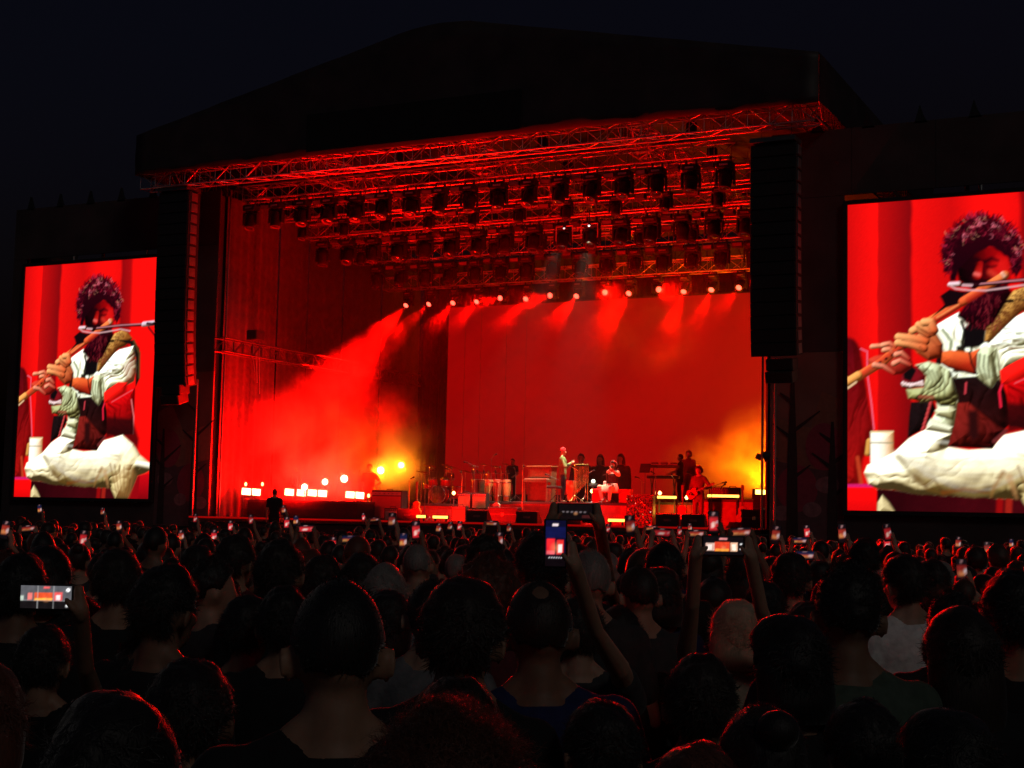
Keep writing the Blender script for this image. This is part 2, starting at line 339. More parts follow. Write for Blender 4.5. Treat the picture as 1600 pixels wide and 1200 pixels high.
# ------------------------------------------------------------------ a small raster painter for pictures shown on lit screens
def r2uv(x, y):
    P = atV(x, y, 0); return ((P[0]-SB)/SW, (P[2]-SZ)/SH)
def l2uv(x, y):
    P = atV(x, y, 0); return ((P[0]+SB+SW)/SW, (P[2]-SZ)/SH)
def qa(x, y): return r2uv(1320+x/4.443, 290+y/4.444)
def qb(x, y): return r2uv(1320+x/4.286, 540+y/4.286)
def ql(x, y): return l2uv(x/2.6075, 360+y/2.6087)
class Paint:
    def __init__(s, nx, ny, asp, ss=3):
        s.nx, s.ny, s.ss, s.asp = nx, ny, ss, asp
        s.W, s.H = nx*ss, ny*ss; s.img = np.zeros((s.H, s.W, 3))
        s.u = ((np.arange(s.W)+.5)/s.W)[None, :].repeat(s.H, 0); s.v = ((np.arange(s.H)+.5)/s.H)[:, None].repeat(s.W, 1)
        r = np.random.default_rng(3); s.nz = np.zeros_like(s.u)
        for k in range(28):
            a, b_, p = r.normal(0, 1, 3); f_ = 6*1.13**k; s.nz += np.sin(f_*(a*s.u*asp+b_*s.v)+p*9)/(1+k*.12)
        s.nz /= 8
        s.lo = np.zeros_like(s.u)
        for k in range(12):
            a, b_, p = r.normal(0, 1, 3); s.lo += np.sin(5*1.2**k*(a*s.u*asp+b_*s.v)+p*9)/(1+k*.1)
        s.lo /= 3
    def _c(s, c): return np.array(lin(c)) if max(c) > 3 else np.array(c)
    def poly(s, pts, c, c2=None, ax=None, a=1, tex=0, warp=0, bulge=None, fold=None, soft=.0035, lit=(-.42, .60, .68)):
        P = np.array(pts); x0, y0 = P.min(0)-.012; x1, y1 = P.max(0)+.012
        i0, i1 = max(0, int(x0*s.W)), min(s.W, int(x1*s.W)+1); j0, j1 = max(0, int(y0*s.H)), min(s.H, int(y1*s.H)+1)
        if i1-i0 < 3 or j1-j0 < 3: return
        U, V, N, LO = s.u[j0:j1, i0:i1], s.v[j0:j1, i0:i1], s.nz[j0:j1, i0:i1], s.lo[j0:j1, i0:i1]
        UU, VV = U+warp*N, V+warp*N*.7; ins = np.zeros(U.shape, bool); n = len(P); ds = np.full(U.shape, 9.0); A = s.asp
        for k in range(n):
            (xa, ya), (xb, yb) = P[k], P[(k+1) % n]; dx, dy = (xb-xa)*A, yb-ya
            t = np.clip(((UU-xa)*A*dx+(VV-ya)*dy)/(dx*dx+dy*dy+1e-12), 0, 1); ds = np.minimum(ds, np.hypot((UU-xa)*A-t*dx, VV-ya-t*dy))
            if ya != yb: ins ^= ((ya > VV) != (yb > VV)) & (UU < (xb-xa)*(VV-ya)/(yb-ya)+xa)
        sd = np.where(ins, ds, -ds); al = np.clip(sd/soft+.5, 0, 1)*a; sh = None
        if bulge:
            Rr, st = bulge; q = np.clip(1-np.clip(sd, 0, None)/Rr, 0, 1); h = Rr*np.sqrt(np.clip(1-q*q, 0, 1))*.8
            if fold:
                an, fq, am, wv = fold; t_ = (math.cos(an)*U*A+math.sin(an)*V)*fq+wv*LO; h = h+am*.02*(np.abs(np.sin(t_))**.8+.45*np.abs(np.sin(t_*2.1+2*N+1)))
            sh = s._shade(h, st, lit)
        s._put(al, c, c2, ax, tex, i0, i1, j0, j1, sh)
    def _shade(s, h, st, lit):
        g = s.H; dv, du = np.gradient(h); dv, du = dv*g, du*g; k = np.sqrt(1+du*du+dv*dv); n_ = (-du*lit[0]-dv*lit[1]+lit[2])/k/lit[2]
        return 1-st+st*np.clip(n_, 0, 1.45)
    def _put(s, al, c, c2, ax, tex, i0, i1, j0, j1, sh=None):
        U, V, N = s.u[j0:j1, i0:i1], s.v[j0:j1, i0:i1], s.nz[j0:j1, i0:i1]; c = s._c(c)
        col = np.broadcast_to(c, U.shape+(3,)).copy()
        if c2 is not None:
            (ua, va), (ub, vb) = ax; t = ((U-ua)*(ub-ua)*s.asp**2+(V-va)*(vb-va))/(((ub-ua)*s.asp)**2+(vb-va)**2+1e-9)
            t = np.clip(t, 0, 1)[..., None]; col = c*(1-t)+s._c(c2)*t
        if sh is not None: col = col*np.stack([sh, np.clip(sh, 0, 2)**1.12, np.clip(sh, 0, 2)**1.35], -1)
        if tex: col = col*np.clip(1+tex*N[..., None], 0, 3)
        s.img[j0:j1, i0:i1] = s.img[j0:j1, i0:i1]*(1-al[..., None])+col*al[..., None]
    def stroke(s, pts, wd, c, w2=None, c2=None, a=1, soft=0, round=0, lit=(-.42, .60, .68)):   # widths in units of screen height
        w2 = wd if w2 is None else w2; P = np.array(pts, float); m_ = max(wd, w2)+soft+.004
        x0, y0 = P.min(0); x1, y1 = P.max(0)
        i0, i1 = max(0, int((x0-m_/s.asp)*s.W)), min(s.W, int((x1+m_/s.asp)*s.W)+1); j0, j1 = max(0, int((y0-m_)*s.H)), min(s.H, int((y1+m_)*s.H)+1)
        if i1-i0 < 3 or j1-j0 < 3: return
        U, V = s.u[j0:j1, i0:i1]*s.asp, s.v[j0:j1, i0:i1]; al = np.zeros(U.shape); Q = P*np.array([s.asp, 1]); n = len(Q)-1; h = np.zeros(U.shape); sf = max(soft, .002)
        for k in range(n):
            a_, b_ = Q[k], Q[k+1]; d = b_-a_; t = np.clip(((U-a_[0])*d[0]+(V-a_[1])*d[1])/(d@d+1e-12), 0, 1)
            ds = np.hypot(U-a_[0]-t*d[0], V-a_[1]-t*d[1]); ww = wd+(w2-wd)*(k+t)/n
            al = np.maximum(al, np.clip((ww/2+sf/2-ds)/sf, 0, 1)); h = np.maximum(h, np.sqrt(np.clip(ww*ww/4-ds*ds, 0, None)))
        ax = (P[0], P[-1]); s._put(al*a, c, c2, ax if c2 is not None else None, 0, i0, i1, j0, j1, s._shade(h, round, lit) if round else None)
    def done(s): return s.img.reshape(s.ny, s.ss, s.nx, s.ss, 3).mean((1, 3))
def pixel_sheet(name, img, w_, h_):          # flat lit panel in the xz plane facing -y, one face per picture cell, lower left at 0,0
    ny, nx = img.shape[:2]; gx, gz = np.meshgrid(np.linspace(0, w_, nx+1), np.linspace(0, h_, ny+1))
    co = np.stack([gx.ravel(), np.zeros(gx.size), gz.ravel()], 1); i = np.arange(ny)[:, None]*(nx+1)+np.arange(nx)[None, :]
    f = np.stack([i, i+1, i+nx+2, i+nx+1], -1).reshape(-1, 4); me = bpy.data.meshes.new(name)
    me.vertices.add(len(co)); me.vertices.foreach_set('co', co.ravel()); me.loops.add(f.size); me.loops.foreach_set('vertex_index', f.ravel())
    me.polygons.add(len(f)); me.polygons.foreach_set('loop_start', np.arange(len(f))*4); me.update(calc_edges=True)
    at = me.attributes.new('pixels', 'FLOAT_COLOR', 'POINT'); pad = np.pad(img, ((0, 1), (0, 1), (0, 0)), 'edge')
    pad2 = np.pad(img, ((1, 0), (1, 0), (0, 0)), 'edge'); pt = (pad+pad2)/2
    at.data.foreach_set('color', np.concatenate([pt, np.ones(pt.shape[:2]+(1,))], 2).astype(np.float32).ravel()); return me

def paint_flutist():
    p = Paint(236, 320, SW/SH); rd = random.Random(5); U = p.u
    ks = [0, .06, .13, .135, .27, .285, .45, .58, .72, .74, .80, .82, 1]; kv = [.60, .78, .95, .50, .22, .85, .60, .98, .80, .26, .40, .95, 1.0]
    fold = np.interp(U+.006*p.lo*p.v, ks, kv); p.img[..., 0] = 1.08*fold*(.88+.12*p.v)*(1+.05*p.nz); p.img[..., 1] = .001+.003*fold; p.img[..., 2] = .003
    sk1, sk2, skr = (238,140,80), (196,70,34), (190,36,24)
    # dim figure behind at the left edge
    p.poly([qb(0,-60),qb(60,-40),qb(100,10),qb(115,70),qb(150,330),qb(195,560),qb(160,690),qb(120,760),qb(100,930),qb(10,935)], (70,4,14), (150,12,10), (qb(60,0),qb(100,800)), a=.92, tex=.5, warp=.008, bulge=(.06,.6), fold=(.1,40,.8,2), soft=.012)
    p.stroke([qb(105,20),qb(150,40),qb(150,180),qb(180,400),qb(195,560)], .003, (235,120,150)); p.stroke([qb(85,750),qb(110,930)], .012, (190,60,30), soft=.006); p.stroke([qb(165,640),qb(155,720)], .02, (210,150,70), round=.8)
    # bench and the dark below
    p.poly([qb(-10,935),qb(230,935),qb(230,1120),qb(-10,1120)], (1.15,.003,.003), (.75,.002,.003), (qb(100,950),qb(100,1110))); p.stroke([qb(0,938),qb(220,938)], .010, (215,30,110))
    p.poly([ql(555,1000),ql(630,990),ql(630,1100),ql(540,1100)], (205,5,18), (130,3,12), (ql(590,1000),ql(590,1095))); p.poly([ql(470,1040),ql(570,1000),ql(560,1100),ql(460,1100)], (150,5,14))
    p.poly([qb(215,960),qb(340,970),qb(700,1000),qb(1180,1020),ql(470,1040),ql(480,1100),qb(215,1125)], (40,2,7), (64,4,11), (qb(300,1000),qb(1000,1100)), tex=.5)
    p.stroke([qb(1040,1030),qb(1035,1125)], .02, (150,8,10), soft=.008); p.stroke([qb(1100,1030),qb(1095,1125)], .02, (160,30,20), soft=.008)
    p.poly([qb(215,1125),qb(220,1050),qb(250,1000),qb(300,1055),qb(345,1125)], (225,205,150), bulge=(.03,.8))
    p.poly([qb(1085,250),qb(1220,230),ql(550,640),ql(545,830),qb(1200,560),qb(1100,520)], (205,3,6), (110,2,6), (qb(1150,280),qb(1150,560)), bulge=(.05,.6), fold=(.3,40,.6,2))
    # flask
    p.poly([qb(172,575),qb(325,575),qb(325,830),qb(172,830)], (1.15,1.1,.92), (1.0,.50,.16), (qb(235,600),qb(330,600)), bulge=(.03,.5)); p.stroke([qb(174,650),qb(322,652)], .004, (150,140,100)); p.stroke([qb(176,578),qb(320,578)], .006, (235,215,160))
    # trousers: a swag of cloth between the knees
    TR = [qb(130,850),qb(150,800),qb(215,775),qb(340,705),qb(430,620),qb(540,560),qb(640,550),qb(725,590),qb(690,680),qb(830,700),qb(985,690),qb(1060,600),qb(1200,568),ql(500,832),ql(545,870),ql(570,915),ql(605,945),ql(627,968),ql(590,990),ql(560,1000),ql(540,1050),ql(520,1092),ql(470,1095),ql(450,1048),qb(1180,1030),qb(1000,1022),qb(700,1006),qb(480,995),qb(330,966),qb(215,962),qb(160,930)]
    p.poly(TR, (1.45,1.38,1.0), (1.0,.84,.40), (qb(600,700),qb(640,1010)), tex=.10, warp=.003, bulge=(.11,.95), fold=(1.30,16,.6,1.4))
    for k in range(9):
        y0 = 735+k*19; sg = 36+k*9; pts = [qb(330+k*26+(980-k*40)*t, y0+sg*math.sin(math.pi*t)+rd.uniform(-6,6)) for t in np.linspace(0, 1, 7)]
        p.stroke(pts, rd.uniform(.010,.020), rd.choice([(150,120,52),(176,150,84),(120,88,34)]), .006, a=.4, soft=.016); p.stroke([(u_, v_+.012) for u_, v_ in pts], .010, (255,252,235), .004, a=.22, soft=.012)
    for (a, b_, c_, wd, col, al) in (((360,750),(440,850),(620,960),.022,(120,96,40),.6),((470,880),(560,960),(640,985),.020,(110,76,26),.7),((540,940),(600,900),(660,985),.010,(96,60,22),.8),((1060,850),(1000,950),(980,1010),.016,(150,100,46),.7),((660,985),(800,962),(960,985),.014,(120,62,18),.8),((1100,880),(1130,960),(1150,1020),.022,(190,130,80),.5),((150,870),(200,860),(250,900),.010,(140,116,64),.8),((420,700),(600,640),(700,650),.012,(255,255,245),.6),((430,640),(540,600),(690,660),.010,(130,120,76),.6)):
        p.stroke([qb(*a), qb(*b_), qb(*c_)], wd, col, wd*.3, a=al, soft=.012)
    for k in range(6): p.stroke([ql(448+k*19,950+k*5), ql(466+k*13,1030+k*6), ql(478+k*8,1085)], .007, (130,88,44), a=.6, soft=.007)
    p.stroke([ql(560,950),ql(620,962)], .026, (1.1,1.05,.85), a=.95, round=.8); p.poly([ql(460,1000),ql(535,940),ql(556,1000),ql(525,1085),ql(482,1085)], (170,116,60), a=.35, soft=.02)
    # shirt
    p.poly([qa(610,985),qa(700,930),qa(790,880),qa(860,960),qa(1000,1010),qa(1244,880),qa(1244,1200),qb(1050,250),qb(760,420),qb(725,595),qb(540,565),qb(620,430),qb(600,300),qb(640,120),qa(690,1160)], (1.4,1.42,1.15), (.85,.92,.60), (qa(800,950),qb(700,500)), tex=.12, warp=.003, bulge=(.06,.9), fold=(.5,34,.5,2.6))
    p.stroke([qa(810,945),qa(830,1010),qa(815,1100),qa(835,1190)], .010, (40,40,24), soft=.004); p.stroke([qa(900,985),qa(870,1060),qa(880,1150)], .008, (70,74,44), soft=.005); p.stroke([qa(680,1000),qa(740,1080),qa(730,1160)], .010, (130,140,96), soft=.008)
    p.poly([qb(600,430),qb(700,400),qb(745,430),qb(725,500),qb(610,470)], (235,235,190), (170,165,100), (qb(650,420),qb(660,500)), bulge=(.03,.9)); p.poly([qb(560,480),qb(725,545),qb(720,590),qb(545,560)], (240,240,205), bulge=(.025,.9))
    # waistcoat
    p.poly([qb(442,378),qb(590,370),qb(610,420),qb(580,480),qb(530,560),qb(420,616),qb(430,480)], (24,12,13), bulge=(.04,.8), fold=(.2,50,.6,2))
    for k in range(6): p.stroke([qb(575-k*9,385+k*32),qb(572-k*10,400+k*32)], .011, (190,60,60), round=.8)
    p.poly([qb(700,165),qb(760,215),qb(880,205),qb(1050,235),qb(1085,330),qb(1110,520),qb(1070,560),qb(990,690),qb(690,676),qb(735,520),qb(760,390),qb(740,300)], (26,9,9), (46,9,9), (qb(900,250),qb(900,500)), bulge=(.06,.8), fold=(.3,40,.7,2))
    p.poly([qb(755,385),qb(830,380),qb(1030,540),qb(1075,560),qb(985,692),qb(690,676),qb(735,520)], (128,28,21), (80,14,12), (qb(760,420),qb(1000,600)), tex=.15, bulge=(.06,.9), fold=(.35,34,.8,1.6))
    p.poly([qb(825,440),qb(890,430),qb(900,610),qb(860,640),qb(830,600)], (44,9,9), soft=.015); p.stroke([qb(1000,640),qb(1080,570)], .012, (110,40,40), soft=.006)
    p.stroke([qb(812,250),qb(806,320)], .006, (205,60,70)); p.stroke([qb(1060,240),qb(1035,310),qb(1045,410)], .007, (235,30,60))
    p.poly([qb(750,0),qb(800,0),qb(790,180),qb(720,180)], (40,34,22), soft=.008); p.poly([qb(715,175),qb(760,185),qb(750,220),qb(720,215)], (235,240,215), bulge=(.015,.8))
    # shawl with its small pattern
    p.poly([qa(965,1085),qa(985,945),qa(1110,800),qa(1170,730),qa(1260,700),ql(520,415),ql(540,440),ql(510,470),qa(1230,870),qa(1110,985),qa(1000,1095)], (214,158,76), (150,85,30), (qa(1010,950),qa(1100,1020)), bulge=(.03,.8))
    for k in range(420):
        t = rd.random(); s2 = rd.uniform(-.5, .5); x0 = 1000+t*270+s2*60; y0 = 1040-t*330+s2*90
        if y0 > 720: p.stroke([qa(x0,y0),qa(x0+rd.uniform(-12,12),y0+rd.uniform(-12,12))], .0028, (100,46,18), a=.7)
    p.poly([ql(470,445),ql(545,448),ql(568,480),ql(570,600),ql(552,640),ql(553,520),ql(530,465)], (20,14,10)); p.stroke([ql(545,450),ql(568,500),ql(566,600)], .01, (80,58,28), soft=.005)
    p.poly([qa(960,860),qa(1100,800),qa(1050,870),qa(985,960),qa(970,1090),qa(930,1120),qa(820,1130),qa(830,990)], (14,8,10), soft=.006); p.stroke([qa(1100,805),qa(1165,800)], .01, (20,8,8))
    # right sleeve and elbow
    p.poly([qa(1000,1100),qa(1110,990),qa(1244,880),ql(545,470),ql(556,560),ql(545,615),ql(500,640),qb(1200,130),qb(1045,170),qb(1000,30)], (1.38,1.42,1.15), (1.0,1.0,.62), (qa(1150,1000),ql(500,640)), tex=.12, warp=.005, bulge=(.07,.95), fold=(2.2,36,.65,2.2))
    for k in range(10):
        x0, y0 = 1060+rd.random()*170, 980+rd.random()*200; p.stroke([qa(x0,y0),qa(x0+60,y0-20+rd.random()*20),qa(x0+110,y0+rd.random()*30)], .009, rd.choice([(110,108,62),(80,70,36),(140,76,34)]), .002, a=.7, soft=.006)
    p.poly([qb(1035,170),qb(1100,130),qb(1210,70),ql(520,620),ql(505,665),qb(1130,265),qb(1050,260)], (1.15,.01,.006), bulge=(.04,.7)); p.poly([ql(500,560),ql(545,500),ql(552,590),ql(515,625)], (150,30,20), a=.55, soft=.02)
    p.poly([ql(440,700),ql(550,640),ql(548,690),ql(545,770),ql(540,830),ql(435,830)], (205,4,8), (64,4,6), (ql(500,690),ql(500,820)), warp=.004, bulge=(.05,.8), fold=(.4,46,.8,2)); p.stroke([ql(535,690),ql(545,760),ql(543,830)], .005, (235,120,120)); p.stroke([ql(455,700),ql(540,650)], .004, (230,80,90))
    p.poly([ql(435,760),ql(540,770),ql(565,850),ql(560,890),ql(500,830),ql(430,850)], (46,4,6), a=.9, soft=.015)
    # forearm, rolled cuffs, far sleeve
    p.poly([qb(630,45),qb(720,30),qb(840,45),qb(905,20),qb(900,190),qb(860,195),qb(690,150),qb(640,118)], (232,104,46), (196,44,20), (qb(700,40),qb(720,150)), tex=.10, bulge=(.035,.9))
    p.poly([qb(890,45),qb(930,5),qb(1020,15),qb(1035,110),qb(1040,205),qb(985,285),qb(940,255),qb(880,205)], (222,230,184), tex=.12, bulge=(.04,.9), fold=(.2,52,.7,1.8))
    for k in range(4): p.stroke([qb(905+k*30,60+k*6),qb(895+k*32,140),qb(930+k*20,230-k*8)], .006, (64,62,32), a=.7, soft=.005)
    p.stroke([qb(635,40),qb(628,112)], .016, (30,12,10), round=.7); p.stroke([qb(835,45),qb(850,120),qb(885,190)], .006, (40,14,10))
    p.poly([qb(470,130),qb(560,108),qb(640,130),qb(700,165),qb(745,300),qb(760,350),qb(735,405),qb(640,405),qb(600,370),qb(510,378),qb(430,352),qb(412,290),qb(530,280),qb(542,205)], (214,222,172), (160,158,92), (qb(600,150),qb(560,370)), tex=.12, warp=.004, bulge=(.045,.95), fold=(-.6,46,.7,2.0))
    for k in range(5): p.stroke([qb(520+k*32,140+k*12),qb(565+k*26,230+k*6),qb(505+k*40,330+k*8)], .006, (66,66,32), a=.65, soft=.006)
    p.stroke([qb(505,345),qb(590,350)], .014, (150,70,50), a=.8, round=.7)
    p.poly([qb(385,195),qb(450,140),qb(500,150),qb(540,200),qb(530,275),qb(430,290),qb(385,280),qb(370,250)], (130,16,26), bulge=(.03,.8)); p.poly([qb(390,190),qb(450,130),qb(480,165),qb(440,240),qb(395,225)], (14,8,10), soft=.006)
    for k in range(8): p.stroke([qb(390+k*18,270-abs(k-3)*6),qb(396+k*18,262)], .012, (235,205,200), round=.9)
    # far hand: back of the hand, then each finger over the flute
    p.poly([qb(150,95),qb(200,70),qb(290,55),qb(330,30),qb(385,30),qb(450,105),qb(460,140),qb(385,190),qb(330,195),qb(270,150),qb(180,165)], (200,60,38), (150,26,22), (qb(250,70),qb(400,170)), tex=.12, bulge=(.03,.8))
    # flute
    p.stroke([qb(18,252),qb(250,110),qa(560,960),qa(880,770),qa(1110,622)], .030, (240,120,56), .026, (240,120,60), round=.85); p.stroke([qb(120,190),qb(330,40),qa(600,950),qa(830,800)], .020, (200,14,22), a=.75, soft=.010, round=.6)
    p.stroke([qb(10,250),qb(90,200)], .028, (240,160,80), round=.85); p.stroke([qb(20,285),qb(75,245)], .007, (225,185,140)); p.stroke([qa(640,915),qa(800,818),qa(900,755)], .006, (250,160,90), a=.7, soft=.004)
    for q in range(6): p.stroke([qb(190+q*42,140-q*25),qb(196+q*42,136-q*25)], .008, (60,6,8))
    for (a, b_, c_) in (((190,1118),(250,1112),(305,1132)),((262,1108),(310,1096),(350,1118)),((272,1142),(312,1136),(332,1160))): p.stroke([qa(*a),qa(*b_),qa(*c_)], .016, (244,160,118), .013, (214,78,48), round=.9)
    for (a, b_, c_) in (((345,60),(380,50),(430,90)),((330,120),(370,100),(440,130)),((200,130),(260,140),(330,185))): p.stroke([qb(*a),qb(*b_),qb(*c_)], .019, (238,146,112), .011, (190,50,35), round=.9)
    # near hand
    p.poly([qa(500,1040),qa(560,985),qa(622,1005),qa(684,1100),qa(672,1190),qa(580,1218),qa(505,1165),qa(470,1120)], sk1, sk2, (qa(520,1010),qa(640,1180)), tex=.10, bulge=(.04,.9))
    for a, b_, c_, w_ in (((372,1050),(470,1062),(560,1080),.024),((368,1092),(450,1100),(550,1130),.023),((470,1008),(505,990),(580,1030),.024),((512,966),(545,985),(610,1020),.022),((550,950),(598,948),(620,1000),.026)): p.stroke([qa(*a),qa(*b_),qa(*c_)], w_, (250,168,102), w_*1.15, (220,98,50), round=.9)
    for (a, b_) in (((395,1074),(520,1094)),((500,1020),(570,1048)),((530,1000),(600,1030)),((520,1120),(590,1165)),((590,1060),(650,1120))): p.stroke([qa(*a),qa(*b_)], .004, (120,28,14), .002, a=.7, soft=.003)
    # beard and face
    p.poly([qa(660,768),qa(730,720),qa(810,735),qa(900,735),qa(880,790),qa(700,850),qa(590,925),qa(690,830)], (20,4,8), warp=.004)
    p.poly([qa(840,500),qa(960,425),qa(1090,425),qa(1160,540),qa(1150,660),qa(1100,720),qa(1000,740),qa(880,720),qa(790,660),qa(770,560)], (168,2,4), (30,0,6), (qa(1110,520),qa(900,570)), tex=.08, bulge=(.07,.75), soft=.008, lit=(.5,.4,.7))
    p.poly([qa(1015,585),qa(1060,500),qa(1130,510),qa(1150,590),qa(1080,640)], (.85,.010,.008), soft=.03, a=.7)
    for (a, b_, c_, w_, al) in (((880,530),(915,512),(955,528),.016,.95),((975,528),(1020,505),(1062,520),.014,.9),((885,560),(910,566),(945,560),.010,.9),((985,560),(1015,566),(1050,556),.009,.9),((955,540),(968,590),(975,625),.010,.6),((880,640),(905,668),(960,672),.016,.9),((960,668),(1020,672),(1070,690),.020,.95),((1090,640),(1120,680),(1110,730),.020,.8)): p.stroke([qa(*a),qa(*b_),qa(*c_)], w_, (30,0,6), w_*.6, a=al, soft=.010)
    p.stroke([qa(938,545),qa(925,590),qa(918,622)], .020, (150,8,8), .030, (200,26,20), round=.8, lit=(.5,.4,.7)); p.stroke([qa(905,612),qa(930,618)], .010, (255,120,110), a=.7, soft=.008); p.stroke([qa(1010,600),qa(1040,620)], .014, (255,70,50), a=.5, soft=.016)
    p.poly([qa(775,910),qa(860,800),qa(930,700),qa(1010,690),qa(1120,700),qa(1160,740),qa(1100,850),qa(1030,960),qa(960,1005),qa(905,990),qa(830,960)], (44,0,9), (24,0,8), (qa(900,780),qa(950,980)), tex=.5, warp=.012, bulge=(.05,.7), soft=.008)
    for k in range(150):
        x0, y0 = 810+rd.random()*270, 730+rd.random()*240; p.stroke([qa(x0,y0),qa(x0+rd.uniform(-8,8),y0+16),qa(x0+rd.uniform(-18,18),y0+38)], .0022, rd.choice([(120,14,32),(70,2,16),(20,0,5),(150,40,50)]), a=.6)
    p.stroke([qa(820,805),qa(960,718),qa(1110,622)], .028, (225,90,44), .026, (240,125,64), round=.85); p.stroke([qa(860,790),qa(960,728)], .018, (196,16,22), a=.6, soft=.010)
    # hair
    p.poly([qa(690,590),qa(678,440),qa(740,330),qa(830,250),qa(900,212),qa(990,192),qa(1100,240),qa(1190,330),qa(1225,450),qa(1235,560),qa(1180,650),qa(1155,560),qa(1130,480),qa(1000,425),qa(910,470),qa(850,520),qa(790,580),qa(770,660),qa(735,660),qa(735,600)], (46,0,10), (26,0,7), (qa(950,200),qa(800,600)), tex=.4, warp=.034, soft=.006)
    for k in range(1150):
        a = rd.uniform(-.62, 3.76); rr = rd.uniform(.45, 1.02)**.8; x0, y0 = 955+rr*262*math.cos(a), 470-rr*268*math.sin(a)
        if y0 > 405+28*math.sin(x0*.06) and 760 < x0 < 1150: continue
        ph = a+rd.uniform(-1.3, 1.3); ln = rd.uniform(26, 64); bend = rd.uniform(.25, .75)*rd.choice((-1, 1)); px_, py_ = x0, y0; pts = [qa(px_, py_)]
        for q in range(5): px_ += ln/5*math.cos(ph); py_ += ln/5*math.sin(ph); ph += bend; pts.append(qa(px_, py_))
        lit_ = math.sin(x0*.047+y0*.033)+math.sin(x0*.071-y0*.057)+.5*math.sin(y0*.12)
        p.stroke(pts, rd.uniform(.0018, .0036), rd.choice([(240,120,140),(225,90,105),(190,40,66),(215,140,110),(170,30,55)]) if lit_ > .55 and rd.random() < .42 else rd.choice([(18,0,4),(30,0,7),(44,0,10),(80,2,20),(110,8,30)]), .0012, a=.85)
    for k in range(90):
        a = rd.uniform(-.3, 3.5); x0, y0 = 955+262*math.cos(a), 470-268*math.sin(a); p.stroke([qa(x0-8*math.cos(a),y0+8*math.sin(a)),qa(x0+14*math.cos(a+.5),y0-14*math.sin(a+.5)),qa(x0+26*math.cos(a)+rd.uniform(-14,14),y0-28*math.sin(a)+rd.uniform(-14,14))], .0042, rd.choice([(170,30,60),(60,0,14),(36,0,9),(36,0,9)]), .001)
    # microphone boom with its cable, and the stand
    p.stroke([qa(735,688),qa(930,690),qa(1110,668),qa(1244,655),ql(560,385),ql(600,383)], .013, (40,8,14), round=.6); p.stroke([qa(940,682),qa(1244,653),ql(590,380)], .003, (235,150,160)); p.stroke([qa(730,686),qa(790,682)], .014, (235,205,210), round=.8); p.stroke([qa(820,691),qa(880,693)], .008, (215,170,175))
    p.stroke([qa(735,695),qa(770,716),qa(860,726),qa(980,728),qa(1100,712),qa(1244,690),ql(530,410)], .0045, (225,175,178)); p.stroke([qa(1095,612),qa(1108,630)], .014, (235,170,140), round=.8)
    p.stroke([ql(585,383),ql(625,378)], .022, (215,190,200), round=.9); p.stroke([ql(600,380),ql(622,382)], .012, (60,30,40)); p.stroke([ql(605,395),ql(640,440),ql(645,470)], .008, (60,5,14)); p.stroke([ql(625,380),ql(650,378)], .012, (40,5,10))
    p.stroke([ql(640,420),ql(636,560),ql(628,760),ql(612,1090)], .012, (80,2,12)); p.stroke([ql(634,500),ql(622,800),ql(606,1090)], .004, (200,50,70)); p.stroke([ql(640,430),ql(634,600)], .003, (225,120,130))
    im = np.clip(p.done(), 0, None); return np.clip(im*(1+np.random.default_rng(8).normal(0, .035, im.shape[:2]+(1,))), 0, None)
FL = paint_flutist()
screen_me = pixel_sheet('display', FL, SW, SH); SCR = attr_mat('led_video_screen', 1.05)
for s_, side in ((-1, 'left'), (1, 'right')):
    u0 = -SB-SW if s_ < 0 else SB
    t = thing('video_screen', f'{side} portrait video screen showing a man playing a flute before a red curtain', 'screen', (u0+SW/2, 0, SZ))
    d_ = link(screen_me, 'display', SCR, t); d_.location = (-SW/2, 0, 0)
    MB().box((0, .07, SH/2), (SW+.06, .12, SH+.06)).build('back_panel', BLACK, t)
    for x in (-1, 1): MB().box((x*(SW/2+.06), .04, SH/2), (.1, .16, SH+.22)).build('frame_side', BLACK, t)
    for z in (-.06, SH+.06): MB().box((0, .04, z), (SW+.015, .16, .1)).build('frame_rail', BLACK, t)
# back wall screen: plain red picture, a little lighter toward one side, in seams of panels
p = Paint(60, 34, 2)
p.img[..., 0] = .25+.12*np.clip((p.u-.15)*1.2, 0, 1)+.035*np.sin(p.u*7+2*p.lo)*p.v-.09*np.clip(.5-p.v, 0, 1)+.02*p.nz; p.img[..., 1] = .0012; p.img[..., 2] = .0012
wall_img = p.done()
t = thing('led_wall', 'wide plain red led wall at the back of the stage', 'screen', (0, 12.5, 3.0))
pm = pixel_sheet('display', wall_img, 14.7, 7.3); o = link(pm, 'display', attr_mat('led_wall_red', 1.0), t); o.location = (-7.35, 0, 0)
MB().box((0, .1, 3.65), (14.8, .16, 7.4)).build('back_panel', BLACK, t)
for k in range(15): MB().tube((-7.35+1.05*k, .25, -1.0), (-7.35+1.05*k, .25, 7.4), .03, n=6).build('support_post', STEEL, t)

